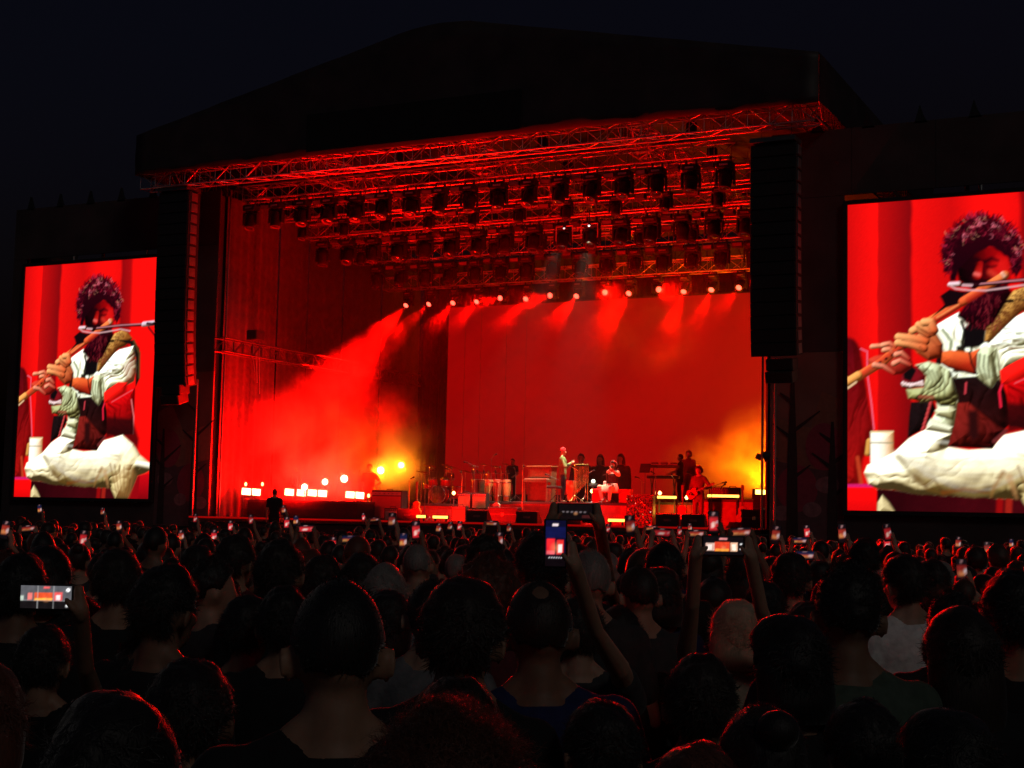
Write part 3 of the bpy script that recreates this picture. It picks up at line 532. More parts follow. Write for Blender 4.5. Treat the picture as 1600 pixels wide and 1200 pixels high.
# ------------------------------------------------------------------ hanging loudspeaker arrays
def line_array(px, side, v, ztop, n, inner):
    t = thing('speaker_array', f'{side} long hanging column of black loudspeakers beside the stage', 'loudspeaker', (px, v, ztop))
    MB().box((0, 0, .1), (1.2, .7, .12)).build('flying_frame', STEEL, t)
    for x in (-.4, .4): MB().tube((x, 0, .15), (x, .3, 1.6), .012, n=5).build('rigging_cable', STEEL, t)
    z, y, ang = 0, 0, R_(-1); body = MB().bbox((0, .05, 0), (1.22, .55, .343), .008); 
    bm_ = body.mesh('cabinet'); gr = MB().box((0, -.245, 0), (1.16, .02, .30)).mesh('grille'); sl = [MB().bbox((sx*.625, .02, 0), (.03, .3, .26), .005).mesh('rigging_plate') for sx in (-1, 1)]
    GR = mat('speaker_grille', (.018, .018, .019), .75, scale=120)
    for k in range(n):
        c = link(bm_, 'cabinet', BLACK, t); c.location = (0, y, z-.17); c.rotation_euler = (ang, 0, 0); g = link(gr, 'grille', GR, c)
        for q in sl: link(q, 'rigging_plate', mat('rigging_steel', (.3, .29, .29), .4, .7), c)
        z -= .345*math.cos(ang); y -= .345*math.sin(ang)*-1*.6; ang += R_(.35 if k < n*.6 else 1.6)
    return t
line_array(9.86, 'right', -1.2, 11.9, 16, 1); line_array(-9.75, 'left', -1.2, 12.2, 18, -1)
def down_fill(px, side, v, z):
    t = thing('fill_speaker', f'{side} short group of angled boxes hung below the tall loudspeaker column', 'loudspeaker', (px, v, z))
    for k in range(2):
        c = MB().bbox((0, 0, 0), (.72, .5, .3), .02).build('cabinet', BLACK, t); c.location = (0, -.05*k, -.2-.3*k); c.rotation_euler = (R_(8+9*k), 0, 0)
        MB().box((0, -.262, 0), (.66, .02, .26)).build('grille', BLACK, c)
down_fill(10.05, 'right', -1.2, 6.35); down_fill(-9.55, 'left', -1.2, 6.1)

# ------------------------------------------------------------------ moving head lamps on the trusses
RED_L = (1.0, .0007, .0003)
ML = {}
ML['base'] = MB().bbox((0, 0, -.19), (.40, .30, .17), .03).box((0, 0, -.29), (.2, .2, .04)).mesh('lamp_base')
ML['clamp'] = MB().tube((0, 0, -.11), (0, 0, .02), .03).mesh('lamp_clamp')
ML['yoke'] = MB().bbox((0, 0, -.325), (.47, .14, .05), .012).bbox((-.215, 0, -.50), (.045, .15, .36), .012).bbox((.215, 0, -.50), (.045, .15, .36), .012).mesh('lamp_yoke')
ML['head'] = MB().lathe([(.09, .25), (.15, .22), (.175, .08), (.165, -.02), (.15, -.12), (.16, -.25), (.145, -.262), (.104, -.232)], n=16).mesh('lamp_head')
ML['lens'] = MB().lathe([(.105, -.236), (.08, -.246), (.04, -.252)], n=16).mesh('lamp_lens')
ML['lens_lit'] = ML['lens'].copy()
ML['handle'] = MB().bbox((0, -.155, -.19), (.22, .012, .05), .004).mesh('lamp_handle')
HOT = mat('hot_red_lens', (.3, .05, .04), .3, em=(1, .07, .04), es=5, var=0, bump=0)
HAND = mat('lamp_label_metal', (.35, .34, .34), .35, .8)
def moving_head(u, v, z, tilt, pan, label, group, sc=1.2, lit=None, rz=0):
    t = thing('moving_head_lamp', label, 'stage lamp', (u, v, z), rz, group, sc)
    link(ML['base'], 'base', BLACK, t); 
    for sx in (-.13, .13): c_ = link(ML['clamp'], 'clamp', STEEL, t); c_.location = (sx, 0, 0)
    link(ML['handle'], 'handle', HAND, t)
    y = link(ML['yoke'], 'yoke', BLACK, t); y.rotation_euler = (0, 0, pan)
    h = link(ML['head'], 'head', BLACK, t); h.location = (0, 0, -.54); h.rotation_euler = Euler((tilt, 0, pan), 'XYZ')
    l = link(ML['lens_lit'] if lit else ML['lens'], 'lens', HOT if lit else LENS, h)
    if lit: lamp_light('lamp_beam', 'SPOT', h, (0, 0, -.27), RED_L, lit, None, .06, R_(24), .25)
    return t
rows = [(.3, 12.35, [-8+1.0*i for i in range(17)], 1.15, 'front'), (2.1, 12.05, [-7.2+1.6*i for i in range(10)], .85, 'second'),
        (3.8, 11.75, [-7.5+1.0*i for i in range(16)], 1.2, 'third'), (5.4, 11.75, [-7+1.75*i for i in range(9)], .85, 'fourth'), (7.0, 11.4, [-7.3+1.0*i for i in range(15)], 1.15, 'fifth')]
rl = random.Random(11)
for v, z, us, sc, nm in rows:
    for i, u in enumerate(us):
        moving_head(u, v, z-.25, R_(rl.uniform(-28, -8)), rl.uniform(-.4, .4), f'{ORD[i]} unlit lamp from the left on the {nm} lighting truss', f'unlit lamps on the {nm} truss', sc)
for i in range(15):
    u = -7.2+.99*i
    moving_head(u, 9.1, 10.52, R_(-52 if i < 4 else -79 if i in (8, 10) else -76 if i in (4, 6) else rl.uniform(-58, -44)), rl.uniform(-.12, .12) + (-.12 if i < 3 else .46 if i in (8, 10) else 0), f'{ORD[i]} glowing red lamp from the left on the rearmost truss', 'glowing red lamps in a row', .92, lit=(60000 if i == 0 else 26000 if i < 3 else 24000 if i in (8, 10) else 13000 if i in (4, 6) else 15000))
SB_ = [MB().bbox((0, 0, -.2), (.34, .16, .16), .015).mesh('strobe_body'), MB().box((0, -.083, -.2), (.30, .012, .11)).mesh('strobe_face'), MB().path([(-.19, 0, -.2), (-.19, 0, 0), (.19, 0, 0), (.19, 0, -.2)], .014).mesh('strobe_yoke')]
SF = mat('strobe_glass', (.35, .34, .34), .25, .4)
for v, z, us, sc, nm in rows:
    for i, u in enumerate(us[:-1]):
        t = thing('strobe_lamp', f'{ORD[i]} small strobe box from the left between lamps on the {nm} lighting truss', 'stage lamp', (u+(us[1]-us[0])/2, v+.05, z-.23), rl.uniform(-.3, .3), f'strobe boxes on the {nm} truss'); t.rotation_euler[0] = rl.uniform(-.6, .3)
        link(SB_[0], 'housing', BLACK, t); link(SB_[1], 'glass_face', SF, t); link(SB_[2], 'yoke', STEEL, t)
        if i % 2: MB().path([(-.1, .1, -.1), (rl.uniform(-.2, .2), .15, -.45-rl.random()*.25), (.3, .1, -.05)], .012, 5).build('cable', RUBBER, t)
# power distribution boxes and cable looms lying on the trusses
for v, z, us, sc, nm in rows:
    for s_, a in ((-1, 'left'), (1, 'right')):
        t = thing('cable_loom', f'bundle of cables along the {a} half of the {nm} lighting truss', 'cable', (s_*4, v, z+.27), 0, 'cable looms on the trusses')
        r = random.Random(int(v*10)+s_); 
        for k in range(2): MB().path([(x, .12*r.uniform(-1, 1), .02+.05*r.random()) for x in np.linspace(-4, 4, 14)], .022, 5).build('cable', RUBBER, t)
# tiny white lamp and a second, added one; both carry added key spots
def work_lamp(x, y, v, label, aim, energy, cone, gl):
    W0 = Vector(atV(x, y, v)); t = thing('work_lamp', label, 'lamp', W0)
    MB().tube((0,0,0), (0,0,.12), .05).build('housing', BLACK, t); MB().ell((0,-.03,-.02), (.035,.03,.03)).build('bulb', mat('white_bulb_%s' % gl, (.5,.5,.5), .4, em=(1,.95,.9), es=gl, var=0, bump=0), t)
    MB().path([(-.28,0,-.4),(-.28,0,.05),(.28,0,.05),(.28,0,-.4)], .018).build('hoop', mat('light_grey_tube', (.5,.47,.42), .5), t); MB().tube((0,0,.12),(0,0,.45),.02).build('stem', STEEL, t)
    lamp_light('lamp_beam', 'SPOT', t, (0, -.05, -.08), (1, .84, .58), energy, (Vector(aim)-W0).to_track_quat('-Z', 'Y').to_euler(), .05, R_(cone), .8)  # key spot added to the lamp to light performers and amplifiers
work_lamp(921, 352, 3.4, 'tiny white lamp lit among the dark rig', (1.75, 3.9, 3.3), 10000, 30, 2.5)
work_lamp(882, 356, 3.0, 'pale hoop with added lamp, left of the tiny white lamp in the rig', (-1.1, 3.3, 2.8), 6000, 30, 1.0)  # lamp added at a pale hoop to brighten the amplifiers

# ------------------------------------------------------------------ stage lights standing on the floor
def em(name, c, s): return mat(name, (.3,.3,.3), .4, em=c, es=s, var=0, bump=0)
WARMW = em('warm_white_led', (1, .55, .28), 7); AMBER = em('amber_led', (1, .42, .06), 4); BULB = em('bulb_glow', (1, .55, .16), 6); HOTW = em('hot_white_lamp', (1, .62, .42), 14)
def stem(t, h, M=STEEL):
    MB().tube((0, 0, .02), (0, 0, h), .014).build('stand', M, t); MB().lathe([(.16, 0), (.16, .015), (.02, .03)], n=14).build('stand_base', M, t)
panels = [(385,768,1.3),(400,769,1.5),(452,769,2.4),(471,770,2.7),(488,770,2.9),(504,771,3.1),(547,773,3.9),(562,774,4.1)]
for i, (x, y, v) in enumerate(panels):
    P = atV(x, y, v); base = 2.504 if P[0] > -8.4 and v < 4.6 else Z0
    t = thing('led_panel_lamp', f'{ORD[i]} square warm white lamp panel from the left along the low riser', 'stage lamp', (P[0], P[1], base), R_(16), 'square lamp panels on the riser'); h = P[2]-base
    MB().bbox((0, .05, h), (.34, .1, .26), .015).build('housing', BLACK, t); MB().box((0, -.006, h), (.30, .012, .21), (R_(0), R_(4), 0)).build('lit_face', WARMW, t)
    for k in (-1, 1): MB().box((0, -.02, h+.036*k), (.30, .008, .006)).build('grille_bar', BLACK, t)
    for sx in (-.12, .12): MB().tube((sx, .05, 0), (sx, .05, h-.12), .018).build('foot_post', STEEL, t)
    MB().box((0, .05, .012), (.34, .22, .024)).build('foot_plate', STEEL, t)
    lamp_light('added_red_glow', 'SPOT', t, (0, -.1, h), RED_L, 3000, (R_(-130), 0, R_(-12)), .1, R_(160), 1.0)  # red spot added to the warm white panel to redden the stage
balls = [(476,761,2.6,.10),(508,753,3.4,.10),(538,748,3.9,.12),(595,735,6.0,.12),(627,727,7.4,.10)]
for i, (x, y, v, r) in enumerate(balls):
    P = atV(x, y, v); base = 2.504 if v < 4.6 and P[0] > -8.4 else Z0; h = P[2]-base
    t = thing('par_lamp', f'{ORD[i]} round glaring lamp from the left, on a stand in red smoke', 'stage lamp', (P[0], P[1], base), R_(18), 'round glaring lamps on stands')
    stem(t, h-.12); MB().lathe([(.07, .26), (r+.02, .14), (r+.03, .0), (r+.03, -.03), (r+.005, -.03), (r+.005, .0)], (0, 0, h), axis=(0, 1, 0)).build('can', BLACK, t)
    MB().lathe([(r, 0), (r*.75, -.02), (r*.3, -.035)], (0, -.015, h), axis=(0, 1, 0)).build('lens', HOTW, t)
    MB().path([(-r-.05, .05, h), (-r-.05, .05, h-.12-r), (r+.05, .05, h-.12-r), (r+.05, .05, h)], .012).build('bracket', STEEL, t)
    amber = i >= 3
    lamp_light('lamp_beam', 'SPOT', t, (0, -.12, h), (1, .24, .004) if amber else RED_L, 1300 if amber else 9000, (R_(-84 if amber else -100), 0, R_(10)), .08, R_(110) if amber else R_(150), 1.0)
def bulb_lamp(x, y, v, base, label, r=.045):
    P = atV(x, y, v); h = P[2]-base; t = thing('bulb_lamp', label, 'lamp', (P[0], P[1], base), 0, 'small bare bulb lamps'); stem(t, max(h-.09, .06))
    MB().lathe([(.02, -.1), (.022, -.05)], (0, 0, h), n=10).build('socket', BLACK, t); MB().lathe([(.018, -.05), (r, .0), (r*.9, .03), (r*.3, .075)], (0, 0, h), n=12).build('bulb', BULB, t); return t
bulb_lamp(384,757,1.6,2.504,'bare amber bulb lamp at the far left end of the lamp row'); bulb_lamp(410,757,1.9,2.504,'bare amber bulb lamp just right of the leftmost square panels'); bulb_lamp(576,775,3.9,2.504,'bare amber bulb lamp right of the last square panel')
bulb_lamp(709,771,4.0,Z0,'bare bulb lamp between the drum kit and the tan amplifiers',.06); bulb_lamp(925,768,3.9,RZ,'orange bulb lamp at the left end of the red bench',.06); bulb_lamp(1031,771,4.6,2.66,'yellow bulb lamp below the keyboards',.06)
bulb_lamp(1073,778,3.9,Z0,'small bulb lamp beside the guitarist',.06)
def batten(x, y, v, L, label, M=AMBER, base=Z0, rz=R_(16), glow=0):
    P = atV(x, y, v); t = thing('led_batten', label, 'stage lamp', (P[0], P[1], base), rz, 'glowing light battens'); h = max(P[2]-base, .06)
    MB().bbox((0, .04, h), (L, .09, .10), .01).build('housing', BLACK, t); MB().box((0, -.01, h), (L-.04, .012, .075)).build('lit_face', M, t)
    for sx in (-1, 1): MB().box((sx*(L/2-.08), .04, (h-.05)/2), (.04, .08, max(h-.05, .01))).build('foot', STEEL, t)
    if glow: lamp_light('added_red_uplight', 'SPOT', t, (0, 0, h+.12), (1, .0008, .0004), glow*3, (R_(160), 0, 0), .12, R_(100), .7)  # red uplight added to the amber batten to redden the rig
    if glow: lamp_light('added_red_glow', 'SPOT', t, (0, 0, h+.12), (1, .0008, .0004), glow, (R_(128), 0, 0), .12, R_(165), .6)  # second red spot added here to light the risers
    return t
batten(658,807,-.3,.32,'short amber light batten on the stage edge below the drums', rz=R_(10), glow=800); batten(688,808,-.3,.5,'longer amber light batten on the stage edge below the drums', rz=R_(10), glow=800); batten(963,813,-.3,.5,'amber light batten on the stage edge in front of the red bench', rz=R_(10), glow=1300)
batten(1042,777,4.0,.62,'wide yellow light batten below the keyboard stand', base=Z0); batten(1130,775,3.05,.95,'thin yellow light batten along the right hand riser', base=Z0)
lamp_light('spill', 'POINT', bpy.data.objects['led_batten.003'], (0, -.25, .5), (1, .4, .04), 14, size=.15)
t = thing('cone_lamp', 'small glowing white cone lamp below the red bench', 'lamp', atV(926, 790, 3.0)*np.array([1,1,0])+np.array([0,0,Z0])); MB().tube((0,0,0),(0,0,.34),.02).build('stand', STEEL, t)
MB().lathe([(.10,.30),(.075,.42),(.03,.52)], n=14).build('shade', em('white_cone_glow', (.95,.93,.85), 1.6), t); MB().lathe([(.12,0),(.12,.02)], n=14).build('base', STEEL, t)
P = atV(927, 752, 4.2); t = thing('globe_lamp', 'dark lamp head with a pale greenish glowing globe left of the red bench', 'lamp', (P[0],P[1],RZ)); h = P[2]-RZ; stem(t, h-.12)
MB().ell((0,0,h),(.065,.065,.065)).build('globe', em('pale_green_globe', (.75,1,.7), 1.8), t); MB().lathe([(.14,-.16),(.13,-.06),(.05,-.05)],(0,0,h),n=14).build('shade', BLACK, t)
# amber flood lamp at the right edge that lights the smoke, and the barn door lamp on the pillar
P = atV(1188, 772, 6.3); t = thing('flood_lamp', 'yellow flood lamp on the floor at the right edge of the stage', 'stage lamp', (P[0],P[1],Z0), R_(40)); h = P[2]-Z0
MB().bbox((0,.06,h),(.42,.2,.32),.02).build('housing', BLACK, t); MB().box((0,-.05,h),(.36,.02,.26)).build('lit_face', em('yellow_flood_glass', (1,.6,.08), 8), t); stem(t, h-.1)
q_ = Matrix.Rotation(-R_(40), 3, 'Z') @ Vector((-.30, .60, .45)); lamp_light('lamp_beam','SPOT',t,(0,.05,h+.22),(1,.15,.0012),11000,q_.to_track_quat('-Z','Y').to_euler(),.15,R_(100),.9)
P = atV(1193, 714, .2); t = thing('barn_door_lamp', 'barn door lamp clamped to the pillar at the right edge of the stage', 'stage lamp', P)
MB().lathe([(.08,.3),(.13,.2),(.14,0)],(0,0,0),axis=(.9,.2,.25)).build('can', BLACK, t)
for a in range(4): MB().box((-.12,-.05+.02*a,0),(.16,.01,.16),(R_(90*a),R_(25),0)).build('barn_door', STEEL, t)
MB().tube((.1,0,0),(.42,-.1,-.05),.025).build('clamp_arm', STEEL, t)

# ------------------------------------------------------------------ instruments and amplifiers
def tripod(t, h, r=.28, M=STEEL, rad=.011):
    MB().tube((0,0,.12),(0,0,h),rad,n=6).build('stand_pole', M, t)
    for k in range(3):
        a = 2.1*k+.3; MB().tube((0,0,.22),(r*math.cos(a),r*math.sin(a),.008),rad*.8,n=5).build('stand_leg', M, t)
def amp(u, v, z, w_, d_, h_, label, front=TAN, rz=R_(8), knobs=True):
    t = thing('amplifier', label, 'amplifier', (u,v,z), rz); MB().bbox((0,0,h_/2+.02),(w_,d_,h_),.015).build('cabinet', TOLEX, t)
    MB().box((0,-d_/2-.004,h_*.46),(w_-.07,.012,h_*.72)).build('grille', front, t); MB().box((0,-d_/2-.004,h_*.91),(w_-.06,.012,h_*.11)).build('control_panel', mat('amp_panel',(.3,.28,.25),.4,.5), t)
    for k in range(6): MB().tube((-w_*.35+k*w_*.14,-d_/2-.008,h_*.91),(-w_*.35+k*w_*.14,-d_/2-.03,h_*.91),.014,n=8).build('knob', BLACK, t)
    MB().path([(-.1,0,h_+.02),(-.09,0,h_+.06),(.09,0,h_+.06),(.1,0,h_+.02)],.012).build('handle', RUBBER, t)
    for sx in (-1,1):
        for sy in (-1,1): MB().tube((sx*(w_/2-.05),sy*(d_/2-.05),0),(sx*(w_/2-.05),sy*(d_/2-.05),.022),.02,n=8).build('foot', RUBBER, t)
    return t
def onpx(x, y, v): P = atV(x, y, v); return P
P = atV(728,780,3.2); amp(P[0],P[1],Z0+.42,.46,.3,.5,'tan fronted amplifier, left one of the pair on the road case'); P = atV(751,780,3.2); amp(P[0],P[1],Z0+.42,.5,.3,.5,'tan fronted amplifier, right one of the pair on the road case')
def road_case(u, v, z, w_, d_, h_, label, rz=R_(6)):
    t = thing('road_case', label, 'case', (u,v,z), rz); MB().bbox((0,0,h_/2+.03),(w_,d_,h_),.01).build('body', mat('road_case_ply',(.035,.03,.032),.5), t)
    for sx in (-1,1):
        for sz in (.03,h_+.03): MB().box((sx*(w_/2),0,sz),(.03,d_+.02,.03)).build('edge_profile', STEEL, t)
    for sx in (-1,1):
        for sz in (.06,h_): MB().ell((sx*w_/2,-d_/2,sz),(.03,.03,.03),8,6).build('corner_ball', STEEL, t)
    MB().box((0,-d_/2-.006,h_*.62),(w_*.96,.01,.02)).build('lid_seam', STEEL, t); MB().box((0,-d_/2-.012,h_*.6),(.1,.02,.09)).build('catch', CHROME, t)
    for sx in (-1,1): MB().tube((sx*w_*.4,0,0),(sx*w_*.4,0,.05),.03,n=8).build('castor', RUBBER, t)
    return t
P = atV(740,800,3.2); road_case(P[0],P[1],Z0,1.15,.5,.38,'black road case under the pair of tan amplifiers'); P = atV(719,803,1.6); amp(P[0],P[1],Z0,.46,.28,.48,'small tan combo amplifier standing alone on the deck left of the monitors')
P = atV(790,800,2.6); road_case(P[0],P[1],Z0,.95,.5,.46,'black road case in front of the red percussion riser')
P = atV(604,795,2.6); t = amp(P[0]+.1,P[1],Z0,1.05,.5,.95,'wide red lit loudspeaker cabinet at the left beside the lamp row',mat('maroon_grille',(.22,.06,.05),.9,scale=60)); P = atV(614,797,1.2); amp(P[0],P[1],Z0,.45,.3,.38,'small grey fronted amplifier before the wide red lit cabinet',mat('grey_grille',(.3,.27,.22),.9,scale=60))
P = atV(590,805,1.6); 
def wedge(x, v, label, rz=R_(10)):
    P = atV(x, 812, v); t = thing('monitor_wedge', label, 'loudspeaker', (P[0],v,Z0), rz, 'floor monitor wedges')
    MB().add([(-.32,-.22,0),(.32,-.22,0),(.32,.25,0),(-.32,.25,0),(-.32,-.22,.36),(.32,-.22,.36),(.32,-.1,.38),(-.32,-.1,.38),(.32,.25,.12),(-.32,.25,.12)],[(3,2,1,0),(0,1,5,4),(4,5,6,7),(7,6,8,9),(9,8,2,3),(0,4,7,9,3),(1,2,8,6,5)]).build('cabinet', TOLEX, t)
    MB().box((0,.085,.262),(.56,.4,.012),(R_(-36.5),0,0)).build('grille', BLACK, t); MB().box((0,-.226,.2),(.2,.012,.06)).build('handle_plate', STEEL, t)
wedge(748,.2,'floor monitor wedge below the tan amplifiers'); wedge(826,.2,'floor monitor wedge below the piano'); wedge(893,.2,'floor monitor wedge below the standing singer'); wedge(1085,.2,'floor monitor wedge before the guitarist'); wedge(1045,.2,'floor monitor wedge before the keyboards'); wedge(640,.2,'floor monitor wedge at the left between the battens')
# drums
SHELL = mat('red_sparkle_shell',(.3,.02,.02),.3,.3,scale=200); SKIN = mat('drum_head',(.55,.5,.45),.5)
def drum(t, c, r, h, axis, M=SHELL):
    d = MB().lathe([(r*.97,0),(r,.01),(r,h-.01),(r*.97,h)],c,n=20,axis=axis).build('drum_shell', M, t); ax = Vector(axis).normalized(); cc = Vector(c)
    MB().lathe([(r*.95,h-.004),(r*.95,h+.006)],c,n=20,axis=axis).build('drum_head', SKIN, t)
    for k in (0,h): MB().lathe([(r+.004,k-.012),(r+.014,k-.012),(r+.014,k+.012),(r+.004,k+.012)],c,n=20,axis=axis).build('hoop', CHROME, t)
def cymbal(t, c, r, tilt=(.2,-.1,1)):
    MB().lathe([(.02,.035),(.04,.03),(r*.3,.018),(r,0),(r,-.003),(r*.3,.012),(.02,.02)],c,n=20,axis=tilt).build('cymbal', BRASS, t); MB().tube((c[0],c[1],0),c,.011,n=6).build('cymbal_stand', CHROME, t)
P = atV(688,770,5.0); kit = thing('drum_kit', 'red lit drum kit with cymbals on its riser at the left of the stage', 'drum kit', (P[0],P[1],2.504), R_(12))
drum(kit,(0,-.35,.29),.28,.42,(0,1,0)); MB().lathe([(.26,0),(.26,.006)],(0,-.362,.29),n=20,axis=(0,1,0)).build('front_head', mat('dark_drum_front',(.12,.01,.01),.5), kit)
drum(kit,(-.22,-.1,.62),.15,.22,(-.1,-.3,1)); drum(kit,(.2,-.1,.62),.16,.22,(.1,-.3,1)); drum(kit,(.55,.25,.18),.2,.4,(0,0,1)); drum(kit,(-.5,.3,.5),.18,.15,(0,0,1))
for c,r in (((-.7,.1,1.05),.2),((-.35,-.15,1.25),.22),((.4,-.1,1.22),.23),((.8,.2,1.1),.26),((.05,.5,1.3),.2)): cymbal(kit,c,r)
for sx in (-.16,.16): MB().tube((sx,-.3,.02),(sx*1.8,-.45,.0),.012).build('spur', CHROME, kit)
MB().lathe([(.16,.48),(.17,.5),(.17,.54)],(0,.7,0),n=14).tube((0,.7,0),(0,.7,.5),.02).build('stool', TOLEX, kit)
# percussion rack
P = atV(768,760,5.4); pr = thing('percussion_rack', 'crowded percussion rack with cymbals, bongos and microphones', 'percussion', (P[0],P[1],RZ), R_(14))
for sx in (-.62,-.1,.5): MB().tube((sx,0,0),(sx,0,1.05),.018).build('rack_post', CHROME, pr)
MB().tube((-.7,0,.95),(.6,0,.95),.018).build('rack_bar', CHROME, pr); MB().tube((-.7,0,.5),(.6,0,.5),.018).build('rack_bar', CHROME, pr)
for c,r in (((-.6,-.15,1.15),.16),((-.25,-.1,1.22),.18),((.15,-.1,1.16),.2),((.5,-.1,1.24),.16)): cymbal(pr,c,r)
for sx,r in ((-.5,.11),(-.26,.13),(.28,.15),(.58,.14)): drum(pr,(sx,-.22,.0),r,.72,(0,0,1),WOOD if r>.12 else SHELL)
for k in range(9): MB().tube((-.3+.035*k,-.14,.93),(-.3+.035*k,-.14,.62+.02*k),.008,n=6).build('chime', BRASS, pr)
for k in range(4): MB().ell((-.6+.4*k,-.3,1.0),(.03,.03,.05),8,6).tube((-.6+.4*k,-.3,.95),(-.58+.4*k,0,.6),.01).build('microphone', BLACK, pr)
for k in range(3): MB().lathe([(.06,0),(.045,.02),(.02,.05)],(-.1+.22*k,-.05,.97),n=10).build('cowbell', BRASS, pr)
# piano
P = atV(842,783,4.1); pi = thing('upright_piano', 'brown upright piano beside the standing singer', 'piano', (P[0],P[1],RZ+.003), R_(-6))
MB().bbox((0,.18,.55),(.86,.34,1.1),.015).build('case', WOOD, pi); MB().bbox((0,.16,1.12),(.92,.42,.035),.01).build('lid', mat('piano_lid',(.3,.17,.07),.35,scale=14), pi); MB().bbox((0,-.12,.66),(.86,.3,.1),.01).build('key_bed', WOOD, pi)
MB().box((0,-.16,.722),(.8,.15,.02)).build('white_keys', mat('ivory_keys',(.7,.66,.55),.3), pi); kb = MB()
for k in range(24): 
    if k % 7 not in (2,6): MB().box((-.385+.033*k,-.125,.738),(.014,.08,.014)).build('black_key', BLACK, pi)
for sx in (-.4,.4): MB().bbox((sx,-.22,.31),(.06,.06,.62),.01).build('leg', WOOD, pi)
MB().box((0,.0,.9),(.7,.02,.24)).build('music_panel', mat('piano_panel',(.22,.12,.06),.4,scale=14), pi); MB().bbox((0,.0,.3),(.8,.02,.5),.005).build('lower_panel', WOOD, pi)
P = atV(866,783,3.75); t = thing('keyboard_stool', 'dark stool at the piano beside the singer', 'stool', (P[0],P[1],RZ)); MB().bbox((0,0,.46),(.4,.3,.08),.02).build('seat', TOLEX, t)
for sx in (-.15,.15):
    for sy in (-.1,.1): MB().tube((sx,sy,.42),(sx*1.15,sy*1.15,0),.015).build('leg', STEEL, t)
# microphone stands
def mic_stand(x, y, v, base, label, boom=(-.3,-.1), M=STEEL):
    P = atV(x, y, v); h = P[2]-base; t = thing('microphone_stand', label, 'mic stand', (P[0],P[1],base)); tripod(t, h, M=M)
    e = Vector((boom[0],boom[1],h+.12)); MB().tube((-boom[0]*.4,-boom[1]*.4,h-.05),e,.009,n=6).build('boom', M, t); MB().lathe([(.014,-.1),(.018,0),(.03,.01),(.032,.04),(.015,.065)],e,n=10,axis=Vector((boom[0],boom[1],.05))).build('microphone', BLACK, t); return t
GOLD = mat('brassy_stand',(.55,.38,.15),.35,.9)
mic_stand(817,735,2.6,Z0,'tall brassy microphone stand left of the piano',(.12,-.2),GOLD); mic_stand(742,728,4.6,Z0,'tall microphone stand behind the tan amplifiers'); mic_stand(768,716,4.4,Z0,'tallest microphone stand above the percussion',(.2,-.1)); mic_stand(899,733,3.6,RZ,'microphone stand right in front of the singer',(-.18,-.1),GOLD); mic_stand(948,740,3.5,RZ,'microphone stand with boom beside the flute player',(.35,.0)); mic_stand(1112,760,2.9,Z0,'microphone stand with long boom right of the guitarist',(.4,0)); mic_stand(503,745,3.2,2.504,'microphone stand among the round lamps',(.1,.1)); mic_stand(560,742,4.3,2.504,'microphone stand beside the third round lamp',(.1,-.1)); mic_stand(665,740,4.0,Z0,'microphone stand left of the drum kit',(.25,0)); mic_stand(1085,745,3.4,Z0,'microphone stand at the guitarist face',(-.15,-.1))
for x, y, v, bz, lb in ((676,748,4.3,Z0,'low microphone stand before the bass drum'),(706,738,4.9,2.504,'microphone stand over the drum cymbals'),(722,744,4.0,Z0,'microphone stand left of the tan amplifiers'),(752,742,5.2,RZ,'short stand at the left of the percussion rack'),(783,736,5.0,RZ,'microphone stand at the middle of the percussion rack'),(806,738,4.9,RZ,'microphone stand between percussion and piano'),(860,742,4.6,RZ,'microphone stand bent over the piano keys'),(868,748,3.9,RZ,'low microphone stand behind the singer'),(915,742,3.8,RZ,'microphone stand right of the tube chimes'),(1003,752,4.4,Z0,'microphone stand above the sequinned block'),(1024,744,4.5,Z0,'microphone stand at the left of the keyboards'),(1052,748,4.3,Z0,'microphone stand at the right of the keyboards'),(1128,764,3.4,Z0,'low microphone stand at the right riser'),(640,752,3.4,Z0,'microphone stand left of the drums by the wide cabinet')):
    mic_stand(x, y, v, bz, lb, (rl.uniform(-.3,.3), rl.uniform(-.2,0)), rl.choice([GOLD, CHROME, STEEL]))
def guitar_stand(x, v, bz, label, col):
    P = atV(x, 790, v); t = thing('guitar_on_stand', label, 'guitar', (P[0],v,bz), R_(rl.uniform(-20,20))); MB().prism([(-.17,.20),(-.19,.34),(-.11,.44),(-.13,.58),(-.05,.64),(.05,.64),(.13,.58),(.11,.44),(.19,.34),(.17,.20),(0,.15)],-.03,.03).build('body', mat('guitar_'+col[0],col[1],.25), t)
    MB().box((0,-.005,.86),(.05,.02,.5)).build('neck', WOOD, t); MB().box((0,-.005,1.17),(.075,.018,.15)).build('headstock', WOOD, t); MB().box((0,-.036,.36),(.1,.012,.03)).build('bridge', CHROME, t)
    for sx in (-.16,.16): MB().tube((sx,-.1,0),(sx*.6,.06,.36),.012).build('stand_leg', STEEL, t)
    MB().tube((0,.2,0),(0,.05,.7),.012).build('stand_leg', STEEL, t)
guitar_stand(651,2.2,Z0,'sunburst guitar on a stand left of the drum riser',('amber',(.5,.22,.04))); guitar_stand(776,2.9,Z0,'cream guitar on a stand before the percussion riser',('cream',(.6,.55,.4))); guitar_stand(1066,3.2,Z0,'red guitar on a stand left of the guitarist',('red',(.5,.03,.02))); guitar_stand(1160,2.4,Z0,'pale wooden guitar on a stand at the right riser',('wood',(.45,.28,.12)))
